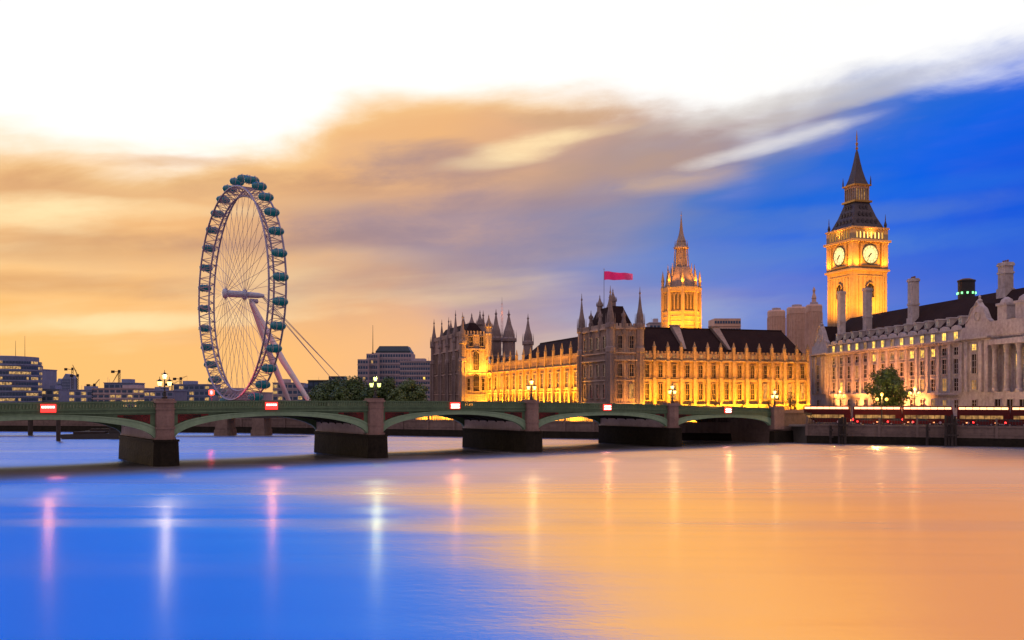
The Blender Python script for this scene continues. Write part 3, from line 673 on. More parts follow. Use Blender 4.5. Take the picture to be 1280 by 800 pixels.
def wing(name, label, loc, rz, L, nb, depth, zc, zp, zr, rows, win, roof, mat, pin_h, flood_e, spans=None, hip=(0, 0)):
    t = thing(name, label, "building", loc, rz); z0 = LAND_Z
    w = MB().box(0, L, 0, depth, z0 - .5, zc)
    bay = L / nb
    for k in range(nb):                                # panel tracery between the windows
        xa, xb = k * bay + .6, (k + 1) * bay - .6; xc_ = (xa + xb) / 2
        for (zl, zh) in rows:
            ribbed(w, xa, xc_ - win / 2 - .3, 0, zl - .4, zh + .5, .7); ribbed(w, xc_ + win / 2 + .3, xb, 0, zl - .4, zh + .5, .7)
        ribbed(w, xa, xb, 0, rows[0][1] + 1.0, rows[1][0] - .8, .55)
    w.build('wall', mat, t)
    for z, d, hh in ((z0 + .02, .75, 5.2 - 1.0), (rows[0][1] + .75, .38, .3), (rows[1][0] - .75, .38, .28)):
        MB().box(0, L, -d, -.0, z, z + hh).build('string_course' if hh < 1 else 'plinth', mat, t)
    MB().box(-.1, L + .1, -.75, depth + .3, zc, zc + .35).box(-.1, L + .1, -.55, depth + .2, zc + .35, zc + .6).build('cornice', mat, t)
    pp = MB().box(0, L, -.35, .1, zc + .6, zp - .5)
    battlement(pp, 0, L, -.33, zp - .5, 1.3)
    ribbed(pp, 0, L, -.35, zc + .65, zp - .55, .8, .12, .08)
    pp.build('parapet', mat, t)
    for k in range(nb + 1):
        x = min(max(k * bay, .5), L - .5)
        b = MB().box(x - .5, x + .5, -1.0, 0, z0 - .5, rows[1][0]).box(x - .42, x + .42, -.85, 0, rows[1][0], zc + .1).box(x - .42, x + .42, -.8, 0, zc + .6, zp)
        bo = b.build('buttress', mat, t)
        pinnacle(bo, x, -.4, zp, pin_h, .42, mat)
    for k in range(nb):
        xc_ = (k + .5) * bay
        for r_, (zl, zh) in enumerate(rows):
            window(t, xc_, zl, win, zh - zl, PANE if random.random() < .86 else PANE_DIM, mat, nx=2 if win < 2 else 3, nz=3, deep=.34, arch=(win > 2 and r_ == 0))
    r0, r1 = roof
    rm = MB(); e = zp - 1.2; yb = depth; yc = depth / 2
    P = [(r0, .7, e), (r1, .7, e), (r1, yb, e), (r0, yb, e)]
    rm.face(P[0], P[1], (r1 - hip[1], yc, zr), (r0 + hip[0], yc, zr)); rm.face(P[2], P[3], (r0 + hip[0], yc, zr), (r1 - hip[1], yc, zr))
    rm.face(P[1], P[2], (r1 - hip[1], yc, zr)); rm.face(P[3], P[0], (r0 + hip[0], yc, zr)); rm.face(*P[::-1])
    ro = rm.build('roof', ROOF, t)
    MB().box(r0 + hip[0], r1 - hip[1], yc - .12, yc + .12, zr - .05, zr + .35).build('ridge', ROOF, ro)
    for k in range(nb + 1):                            # uplights at the foot of the piers
        x = min(max(k * bay, .6), L - .6)
        if flood_e: lamp('SPOT', (x, -3.4, z0 + .6), flood_e * random.uniform(.75, 1.25), FLOOD, .35, (x + random.uniform(-.3, .3), -.1, z0 + 12), 104, t, .9)
    for k in range(nb):                                # higher floods wash the upper storey and the parapet
        if flood_e: lamp('SPOT', ((k + .5) * bay, -9.5, z0 + .8), flood_e * .85, (1.0, .37, .04), .5, ((k + .5) * bay, 0, zc - 3), 58, t, .9)
    return t
# long wing seen obliquely, running away behind the corner tower
LW0 = Vector((-10.3, 410.5, 0))
wing("palace_wing", "long gothic palace wing lit brilliant yellow between the two stone towers", tuple(LW0), R(-72.5), 108, 13, 16, 20.6, 24.6, 31, [(5.6, 11.2), (13.6, 18.8)], 3.2, (38, 108), STONE_FLOODLIT, 4.2, 42000, hip=(7, 0))
low_roof = MB()
# broad wing facing the water
RW0 = PC + PU * 9.6
rw = wing("palace_wing", "broad palace wing lit amber under a dark slate roof with two chimneys", tuple(RW0), P_RZ, 58.6, 13, 19, 21.2, 24.2, 31.9, [(9.6, 14.4), (16.3, 20.1)], 1.25, (0, 58.6), STONE_FLOODLIT, 3.0, 14500, hip=(0, 3.5))
for x, q in ((16.0, 0), (31.5, -1.6)):                  # tapering stone fire walls on the slope of the roof
    m = MB(); m.hexa([(x - .35, 1.6, 25.2), (x + .35, 1.6, 25.2), (x + .35, 3.4, 25.2), (x - .35, 3.4, 25.2), (x + q - 1.2, 8.2, 32.5), (x + q + 1.5, 8.2, 32.5), (x + q + 1.5, 9.9, 32.5), (x + q - 1.2, 9.9, 32.5)])
    m.box(x + q - 1.4, x + q + 1.7, 8.0, 10.1, 32.5, 33.0).build('fire_wall', STONE, rw)
for k in range(13):                                     # small square lights in the parapet
    window(rw, (k + .5) * 58.6 / 13, 22.3, .8, .9, PANE_DIM, STONE, y=-.36, nx=1, nz=1, deep=.12)

# corner tower
def corner_tower():
    t = thing("corner_tower", "grey turreted palace corner tower under the red flag", "tower", tuple(PC), P_RZ)
    W_, D_ = 9.6, 23.0; z0 = LAND_Z
    m = MB().box(0, W_, 0, D_, z0 - .5, 31.0)
    ribbed(m, 0, W_, 0, 6, 30.5, .8, .14, .16)
    for z in (8.6, 15.1, 22.6, 24.4, 30.0): pass
    n = int(D_ / .85)
    for k in range(1, n): yy = D_ * k / n; m.box(-.16, .01, yy - .07, yy + .07, 6, 30.5)
    m.build('wall', STONE, t)
    for z, hh, q in ((8.4, .35, .35), (15.2, .35, .35), (21.2, .4, .7), (23.4, .35, .5), (30.6, .5, .6)):
        MB().box(-q, W_ + q, -q, D_ + q, z, z + hh).build('string_course', STONE, t)
    pp = MB(); battlement(pp, .3, W_ - .3, -.35, 31.1, 1.1, 1.3)
    for k in range(int(D_ / 1.1)): pp.box(-.35, .05, .3 + 1.1 * k, .9 + 1.1 * k, 31.1, 32.4)
    pp.box(-.3, W_ + .3, -.3, 0, 31.1, 31.6).box(-.3, 0, 0, D_, 31.1, 31.6)
    pp.build('parapet', STONE, t)
    for (zl, zh) in ((10.0, 14.2), (16.6, 20.2), (25.0, 28.6)):
        for x in (3.0, 6.7): window(t, x, zl, 1.35, zh - zl, PANE_DIM if (zl < 11 and x > 5) else PANE, STONE, y=-.17, nx=2, nz=3, deep=.3)
        for k in range(4):
            yy = 3.8 + k * 5.1
            w = window(t, -.17, zl, 1.9, zh - zl, PANE, STONE, nx=2, nz=3, deep=.3); w.location = (-.17, yy, zl); w.rotation_euler = (0, 0, R(-90))
    for (x, y) in ((0, 0), (W_, 0), (0, D_), (W_, D_)): turret(t, x, y, z0 - .5 if y == 0 or x == 0 else 24, 43.5, 1.25)
    for (x, y, zt) in ((W_ * .45, 0, 37), (0, D_ * .33, 37.5), (0, D_ * .66, 37.5)): turret(t, x, y, 29, zt, .55)
    turret(t, W_ * .5, D_ * .4, 31, 43.8, 1.0); turret(t, W_ * .35, D_ * .7, 31, 42.5, .9)
    rf = MB().taper(1, W_ - 1, 1.5, D_ - 1.5, 30.8, 3.2, W_ - 3.2, 5, D_ - 5, 37.6).box(3.2, W_ - 3.2, 5, D_ - 5, 37.6, 38)
    rf.build('roof', ROOF, t)
    for x in (2.4, 7.2): lamp('SPOT', (x, -4.2, z0 + .6), 5200, (1, .36, .06), .4, (x, 0, 14), 100, t, .9)
    return t
corner_tower()
# the flag of the corner tower
fp = PC + PU * 4.07 + PV * 14.4
fd = fp.y; z_b, z_t = 32.0, zat(337, fd)
fpole = thing("flagpole", "slim flagpole rising from the roof of the grey corner tower", "flagpole", (fp.x, fp.y, 37.4))
MB().tube((0, 0, -.2), (0, 0, z_t - 37.4), .09, .05).build('pole', IRON, fpole)
MB().lathe([(.03, z_t - 37.4), (.16, z_t - 37.3), (.16, z_t - 37.2), (.02, z_t - 37.05)], 8).build('finial', GILT, fpole)
fl = MB(); NX, NZ = 26, 8; FLN, FH = 8.8, 2.7
def fpt(i, j, o):
    x = FLN * i / NX; z = FH * (j / NZ - .5)
    wv = .85 * math.sin(x * 1.35 + z * .35) * (x / FLN) ** .7 + .16 * math.sin(x * 2.6 + 1)
    return (x + .08, wv + o, z * (1 - .28 * i / NX) - .05 * x + .12 * math.sin(x * 1.3))
for o in (0, .03):
    for i in range(NX):
        for j in range(NZ):
            q = [fpt(i, j, o), fpt(i + 1, j, o), fpt(i + 1, j + 1, o), fpt(i, j + 1, o)]
            fl.face(*(q if o == 0 else q[::-1]))
fo = fl.build("flag", flag_m, None, (fp.x, fp.y, zat(344.5, fd)), R(-4), smooth=True)
tag(fo, "red and pink flag streaming from the pole on the corner tower", "flag")

# far pavilion with many turrets, its near side floodlit
PP = Vector((-21, 407, 0))
def pavilion():
    t = thing("palace_pavilion", "many turreted end pavilion of the palace with one orange lit side beside the trees", "building", tuple(PP), P_RZ)
    W_, D_ = 11.6, 54; z0 = LAND_Z
    m = MB().box(0, W_, 0, D_, z0 - .5, 37.2); ribbed(m, 0, W_, 0, 6, 36, 1.0, .18, .2)
    n = int(D_ / 1.15)
    for k in range(1, n): yy = D_ * k / n; m.box(-.22, .01, yy - .1, yy + .1, 6, 31)
    m.build('wall', STONE, t)
    for z, hh, q in ((11.5, .4, .4), (20.4, .45, .5), (30.6, .6, .7), (36.8, .4, .4)): MB().box(-q, W_ + q, -q, D_ + q, z, z + hh).build('string_course', STONE, t)
    pp = MB(); battlement(pp, .2, W_ - .2, -.3, 37.2, 1.4, 1.5)
    for k in range(int(D_ / 1.5)): pp.box(-.4, .1, .3 + 1.5 * k, 1.1 + 1.5 * k, 37.2, 38.6)
    pp.build('parapet', STONE, t)
    for (zl, zh) in ((13, 19), (22, 28.6)):
        window(t, 5.9, zl, 2.6, zh - zl, PANE, STONE, y=-.2, nx=3, nz=3, deep=.4, arch=True)
        for k in range(7):
            w = window(t, 0, zl, 2.4, zh - zl, PANE, STONE, nx=3, nz=3, deep=.4, arch=True); w.location = (-.23, 4.2 + k * 7.4, zl); w.rotation_euler = (0, 0, R(-90))
    for x in (2.6, 9.0): window(t, x, 13.4, 1.2, 5, PANE, STONE, y=-.2, nx=1, nz=3, deep=.4)
    window(t, 3.6, 32.2, 1.6, 4.0, PANE, STONE, y=-.2, nx=2, nz=2, deep=.4); window(t, 8.3, 32.2, 1.6, 4.0, PANE, STONE, y=-.2, nx=2, nz=2, deep=.4)
    for (x, y, zt, r) in ((0, 0, 46.5, 1.5), (W_, 0, 46, 1.5), (0, 12, 48.5, 1.4), (0, 24.5, 46.5, 1.5), (0, 38, 46.5, 1.5), (0, 54, 48, 1.6), (W_, 14, 49, 1.4), (W_, 28, 49, 1.6), (W_ / 2, 6, 43.5, .8), (W_ / 2, 20, 47, 1.2), (W_ / 2, 44, 47, 1.2)):
        turret(t, x, y, 28 if x else z0, zt, r, mat=STONE_DK if y else STONE)
    MB().taper(1, W_ - 1, 1.5, D_ - 1.5, 37, 4.5, W_ - 4.5, 5, D_ - 5, 42.5).build('roof', ROOF, t)
    for x in (2.5, 6, 9.6): lamp('SPOT', (x, -5.2, LAND_Z + 14), 15000, (1, .38, .025), .5, (x, 0, 27), 100, t, .9)
    for x in (2.5, 9.0): lamp('SPOT', (x, -4.5, LAND_Z + .5), 13000, (1, .40, .025), .5, (x, 0, 15), 100, t, .9)
    return t
pavilion()
# separate turrets and stair towers rising behind the long wing
def stair_tower(px, d, ytop, r, label):
    z = zat(ytop, d)
    t = thing("stair_tower", label, "tower", (at(px, d), d, LAND_Z), P_RZ)
    turret(t, 0, 0, 0, z - LAND_Z, r, name='tower_shaft')
    MB().lathe([(r * 1.3, -.1), (r * 1.3, 8), (r * 1.02, 9)], 8, 0, 0, math.pi / 8).build('tower_foot', STONE_DK, t)
    return t
stair_tower(660, 395, 392, 2.0, "lone slender stair turret standing clear above the yellow wing")
stair_tower(620, 440, 386, 2.6, "stout dark turret behind the orange lit pavilion side")
stair_tower(636, 432, 387, 3.0, "thickest ornate turret right of the scaffold mast above the yellow wing")
stair_tower(604, 446, 388, 2.2, "slim dark turret tight behind the pavilion roof")
sc_ = thing("scaffold_mast", "narrow mast with orange lit lattice between the dark palace turrets", "mast", (at(627.5, 450), 450, LAND_Z))
mm = MB()
for (x, y) in ((-1, -1), (1, -1), (1, 1), (-1, 1)): mm.tube((x, y, 0), (x * .3, y * .3, 50.5), .16, .1, 4)
for k in range(14):
    z = 3.4 * k; q = 1 - .7 * z / 50
    for (a, b) in (((-1, -1), (1, -1)), ((1, -1), (1, 1)), ((1, 1), (-1, 1)), ((-1, 1), (-1, -1))): mm.tube((a[0] * q, a[1] * q, z), (b[0] * q * .95, b[1] * q * .95, z + 3.4), .07, .07, 4)
mm.build('lattice_mast', STEEL, sc_); MB().tube((0, 0, 50), (0, 0, 53.5), .09, .04).build('spike', IRON, sc_)
lamp('POINT', (1.5, -3, 46), 900, (1, .3, .06), .3, parent=sc_)

# octagonal lantern tower
def lantern_tower():
    d = 400.0; t = thing("lantern_tower", "octagonal gothic spire tower glowing orange above the dark slate roof", "tower", (at(851.5, d), d, 0), P_RZ)
    o8 = math.pi / 8; A = 7.6
    MB().lathe([(A, LAND_Z), (A, 45.2), (A * 1.04, 45.4), (A * 1.04, 46), (A * .93, 46.1), (A * .93, 53.6), (A * 1.04, 54), (A * 1.06, 55.8), (A * .94, 56.2)], 8, 0, 0, o8).build('drum', CLOCK_STONE, t)
    ap = A * math.cos(o8)
    for k in range(8):
        a = math.pi / 4 * k; c_, s_ = math.cos(a), math.sin(a)
        for q in (-1.55, 0, 1.55):                         # three dark lancets a side
            m = MB(); w_ = .48
            m.prism_y([(-w_, 46.6), (w_, 46.6), (w_, 52.4), (0, 53.4), (-w_, 52.4)], -.06, .02)
            f = MB().box(-w_ - .22, -w_, -.4, .02, 46.4, 53).box(w_, w_ + .22, -.4, .02, 46.4, 53).box(-.05, .05, -.15, 0, 46.6, 53)
            f.prism_y([(-w_ - .22, 52.4), (-w_, 52.4), (0, 53.4), (w_, 52.4), (w_ + .22, 52.4), (0, 54)], -.4, .02)
            r_ = A * .93 * math.cos(o8)
            fo_ = f.build('lancet', CLOCK_STONE, t, (c_ * r_ - s_ * q, s_ * r_ + c_ * q, 0), a + math.pi / 2); m.build('louvre', IRON, fo_)
        for q in (-2, -1, 0, 1, 2):
            pn = MB().box(-.09, .09, -.16, .02, 39, 45).box(-.09, .09, -.14, .02, LAND_Z, 38.4)
        a2 = a + o8; cx, cy = A * math.cos(a2), A * math.sin(a2)
        MB().lathe([(.75, LAND_Z), (.75, 55), (.9, 55.2), (.9, 56), (.6, 56.2), (.6, 58.4), (.75, 58.5), (.05, 63)], 6, cx, cy, a2).build('pinnacle', CLOCK_STONE, t)
    bnd = MB()
    for z in (39.3, 41.4, 43.4): bnd.lathe([(A * 1.02, z), (A * 1.05, z + .1), (A * 1.05, z + .5), (A * 1.02, z + .6)], 8, 0, 0, o8)
    bnd.build('band_course', CLOCK_STONE, t)
    MB().lathe([(A * .9, 56), (A * .86, 57), (A * .66, 61), (A * .48, 64.2), (A * .44, 64.6)], 8, 0, 0, o8).build('dome', STONE, t)
    for k in range(8):
        a = math.pi / 4 * k + o8
        MB().tube((A * .9 * math.cos(a), A * .9 * math.sin(a), 56), (A * .45 * math.cos(a), A * .45 * math.sin(a), 64.4), .28, .2, 5).lathe([(.3, 60.5), (.32, 63.5), (.04, 66)], 4, A * .72 * math.cos(a), A * .72 * math.sin(a)).build('rib', STONE, t)
        MB().tube((A * .40 * math.cos(a), A * .40 * math.sin(a), 64), (A * .33 * math.cos(a), A * .33 * math.sin(a), 73), .26, .2, 5).lathe([(.26, 72), (.28, 73.4), (.04, 75.8)], 4, A * .33 * math.cos(a), A * .33 * math.sin(a)).build('lantern_pier', CLOCK_STONE, t)
    MB().lathe([(A * .34, 64.3), (A * .28, 72.2), (A * .42, 72.4), (A * .42, 73), (A * .30, 73.4), (A * .22, 75.2), (A * .25, 75.4), (A * .15, 77.8), (A * .10, 79.5), (.12, 86), (.32, 86.3), (.12, 86.6), (.05, 88)], 8, 0, 0, o8).build('spire', STONE, t)
    for a in (-150, -115, -75, -35, 0):
        c_, s_ = math.cos(R(a)), math.sin(R(a))
        lamp('SPOT', (c_ * 19, s_ * 19, 33), 42000, (1, .37, .015), .5, (c_ * 4, s_ * 4, 50), 70, t, .8)
        lamp('SPOT', (c_ * 9.3, s_ * 9.3, 57.2), 5500, (1, .34, .03), .3, (c_ * 2, s_ * 2, 68), 80, t, .9)
    return t
lantern_tower()

# clock tower
def clock_tower():
    d = 352.0; k0 = (d - 6) / 1200
    z = lambda y: EYE_H + (498 - y) * k0
    t = thing("clock_tower", "tall golden clock tower with lit dials and dark iron spire", "tower", (at(1071, d), d, 0), P_RZ)
    H = 7.15
    sh = MB().box(-H, H, -H, H, LAND_Z, z(341))
    for face in range(2):
        for k in range(8):
            q = -H + 2 * H * (k + .5) / 8
            if face == 0: sh.box(q - .16, q + .16, -H - .2, -H + .01, LAND_Z, z(345))
            else: sh.box(-H - .2, -H + .01, q - .16, q + .16, LAND_Z, z(345))
    sh.build('shaft', CLOCK_STONE, t)
    for sx in (-1, 1):
        for sy in (-1, 1): MB().box(sx * (H - .75) - .95, sx * (H - .75) + .95, sy * (H - .75) - .95, sy * (H - .75) + .95, LAND_Z, z(341)).build('corner_pier', CLOCK_STONE, t)
    for (y_, q, hh) in ((341, .35, .8), (339, .95, .7), (305, .55, .5), (303, 1.25, .8), (286.5, .8, .6), (346, .25, .4)): MB().box(-H - q, H + q, -H - q, H + q, z(y_), z(y_) + hh).build('cornice', CLOCK_STONE, t)
    zc0, zc1 = z(336.5), z(305)
    MB().box(-H - .25, H + .25, -H - .25, H + .25, zc0, zc1).build('clock_stage', CLOCK_STONE, t)
    for sx in (-1, 1):
        for sy in (-1, 1):
            MB().box(sx * (H - .45) - .9, sx * (H - .45) + .9, sy * (H - .45) - .9, sy * (H - .45) + .9, zc0, z(287)).build('corner_pier', CLOCK_STONE, t)
            MB().lathe([(.5, z(286)), (.5, z(281)), (.65, z(280.8)), (.12, z(275)), (.2, z(274.5)), (.05, z(267))], 6, sx * (H - .2), sy * (H - .2)).build('pinnacle', ROOF_IRON, t)
    zd = z(318.5); rd = 11.3 * k0
    for a in (0, -90, 90, 180):
        f = MB().lathe([(rd + .75, 0), (rd + .75, .3), (rd + .1, .36)], 32)
        q = MB()
        for (x0, x1, z0_, z1_) in ((-rd - 1.5, -rd - 1.0, -rd - 1.2, rd + 1.2), (rd + 1.0, rd + 1.5, -rd - 1.2, rd + 1.2), (-rd - 1.0, rd + 1.0, rd + .7, rd + 1.2), (-rd - 1.0, rd + 1.0, -rd - 1.2, -rd - .7)):
            q.box(x0, x1, -.35, .05, z0_, z1_)
        nrm = (H + .27)
        loc = (math.sin(R(a)) * nrm, -math.cos(R(a)) * nrm, zd)
        fr = q.build('dial_frame', GILT, t, loc, R(a))
        di = MB(); n = 40
        di.prism_y([(rd * math.cos(2 * math.pi * k / n), rd * math.sin(2 * math.pi * k / n)) for k in range(n)], -.16, .02)
        do = di.build('clock_dial', DIAL, fr)
        rg = MB()
        rg.path([(rd * 1.03 * math.cos(2 * math.pi * k / n), -.2, rd * 1.03 * math.sin(2 * math.pi * k / n)) for k in range(n)], .17, 5, True)
        rg.path([(rd * .70 * math.cos(2 * math.pi * k / n), -.18, rd * .70 * math.sin(2 * math.pi * k / n)) for k in range(n)], .05, 4, True)
        rg.path([(rd * .93 * math.cos(2 * math.pi * k / n), -.18, rd * .93 * math.sin(2 * math.pi * k / n)) for k in range(n)], .05, 4, True)
        for k in range(12):
            c_, s_ = math.cos(math.pi * k / 6), math.sin(math.pi * k / 6)
            rg.tube((c_ * rd * .74, -.18, s_ * rd * .74), (c_ * rd * .92, -.18, s_ * rd * .92), .09, .09, 4)
        rg.build('chapter_ring', IRON, fr)
        for (an, ln, w_) in ((228, .58, .26), (207, .86, .16)):      # clockwise from twelve
            c_, s_ = math.sin(R(an)), math.cos(R(an))
            MB().tube((-c_ * rd * .15, -.26, -s_ * rd * .15), (c_ * rd * ln, -.26, s_ * rd * ln), w_, w_ * .35, 5).build('clock_hand', IRON, fr)
    zb0, zb1 = z(302), z(286.5)
    MB().box(-H + .5, H - .5, -H + .5, H - .5, zb0, zb1).build('belfry_lamps', BELFRY_LIT, t)
    n = 8
    bf = MB()
    for k in range(n + 1):
        q = -H + .9 + (2 * H - 1.8) * k / n
        for s_ in (-1, 1):
            bf.box(q - .3, q + .3, s_ * H - .35, s_ * H + .35, zb0, zb1).box(s_ * H - .35, s_ * H + .35, q - .3, q + .3, zb0, zb1)
            if k < n:
                st_ = (2 * H - 1.8) / n
                bf.prism_y([(q + .3, zb1), (q + .3, zb1 - 1.4), (q + st_ / 2, zb1 - .5), (q + st_ - .3, zb1 - 1.4), (q + st_ - .3, zb1)], s_ * H - .3, s_ * H + .3)
    bf.box(-H - .3, H + .3, -H - .3, -H + .3, zb0, zb0 + 1.1).box(-H - .3, -H + .3, -H - .3, H + .3, zb0, zb0 + 1.1)
    bf.build('belfry_arcade', CLOCK_STONE, t)
    Hr, Ht = 6.7, 2.9
    rf = MB(); zr0, zr1 = z(285), z(250.5)
    prof = [(Hr, zr0), (Hr * .90, zr0 + 1.6), (Hr * .70, zr0 + 4.8), (Ht * 1.06, zr1), ]
    rf.lathe([(r_ * 1.414, zz) for r_, zz in prof], 4, 0, 0, math.pi / 4)
    ro = rf.build('roof', ROOF_IRON, t)
    for row, (fz, wz) in enumerate(((.20, .5), (.48, .42), (.74, .34))):
        zz = zr0 + (zr1 - zr0) * fz; hh = Hr + (Ht - Hr) * (fz ** .85)
        for k in range(5 - row):
            q = (k - (4 - row) / 2) * (1.9 - row * .25)
            for fc in range(2):
                m = MB().box(q - wz, q + wz, -hh - .35, -hh + 1.0, zz, zz + .75).prism_y([(q - wz - .1, zz + .75), (q + wz + .1, zz + .75), (q, zz + 1.5)], -hh - .4, -hh + 1.2)
                o = m.build('roof_dormer', ROOF_IRON, ro); o.rotation_euler = (0, 0, 0 if fc == 0 else R(-90))
    zl0, zl1 = z(248), z(229.5)
    MB().box(-Ht - .9, Ht + .9, -Ht - .9, Ht + .9, zr1, zl0).build('gallery', GILT, t)
    ln = MB().box(-Ht + .8, Ht - .8, -Ht + .8, Ht - .8, zl0, zl1); ln.build('lantern_core', PANE_DIM, t)
    la = MB()
    for k in range(6):
        q = -Ht + .2 + (2 * Ht - .4) * k / 5
        for s_ in (-1, 1): la.box(q - .2, q + .2, s_ * Ht - .25, s_ * Ht + .25, zl0, zl1).box(s_ * Ht - .25, s_ * Ht + .25, q - .2, q + .2, zl0, zl1)
    la.box(-Ht - .2, Ht + .2, -Ht - .2, Ht + .2, zl1 - .9, zl1); la.build('lantern_arcade', STONE, t)
    MB().box(-Ht - .75, Ht + .75, -Ht - .75, Ht + .75, zl1, zl1 + .55).build('cornice', GILT, t)
    hs, zs = Ht * 1.0, zl1 + .55
    MB().lathe([(hs * 1.414, zs), (hs * 1.05, zs + 2.2), (hs * .70, zs + 5.4), (hs * .42, zs + 8.8), (hs * .2, zs + 12), (.2, z(182))], 4, 0, 0, math.pi / 4).build('spire', ROOF_IRON, t)
    MB().lathe([(.2, z(182.5)), (.55, z(180)), (.2, z(178)), (.5, z(174)), (.16, z(172)), (.3, z(168)), (.05, z(157))], 8).build('finial', GILT, t)
    for sx in (-1, 1):
        for sy in (-1, 1): MB().lathe([(.3, zl1 + .3), (.3, zl1 + 1.6), (.04, zl1 + 3.8)], 5, sx * (Ht + .5), sy * (Ht + .5)).build('pinnacle', ROOF_IRON, t)
    for (a, zz) in ((0, 0), (-90, 0)):
        for q in (0,):
            w = window(t, 0, z(372), 3.0, 3.2, PANE, CLOCK_STONE, nx=3, nz=2, deep=.5, arch=True)
            w.location = (math.sin(R(a)) * (H + .22), -math.cos(R(a)) * (H + .22), z(372)); w.rotation_euler = (0, 0, R(a))
    C1 = (1, .385, .02)
    for (vx, vy) in ((0, -1), (-1, 0)):
        for q in (-4.2, 0, 4.2):
            px_, py_ = vx * (H + 13) + abs(vy) * q, vy * (H + 13) + abs(vx) * q
            ax_, ay_ = vx * H + abs(vy) * q, vy * H + abs(vx) * q
            lamp('SPOT', (px_, py_, z(412)), 34000, C1, .4, (ax_, ay_, z(345)), 95, t, .9)
        for q in (-5.4, 5.4):
            px_, py_ = vx * (H + 3.2) + abs(vy) * q, vy * (H + 3.2) + abs(vx) * q
            lamp('SPOT', (px_, py_, z(337)), 9500, (1, .36, .025), .3, (vx * H + abs(vy) * q, vy * H + abs(vx) * q, z(312)), 100, t, .9)
        lamp('SPOT', (vx * (H + 2.2), vy * (H + 2.2), z(301)), 6000, (1, .38, .04), .3, (vx * 3, vy * 3, z(240)), 80, t, .9)
    return t
clock_tower()

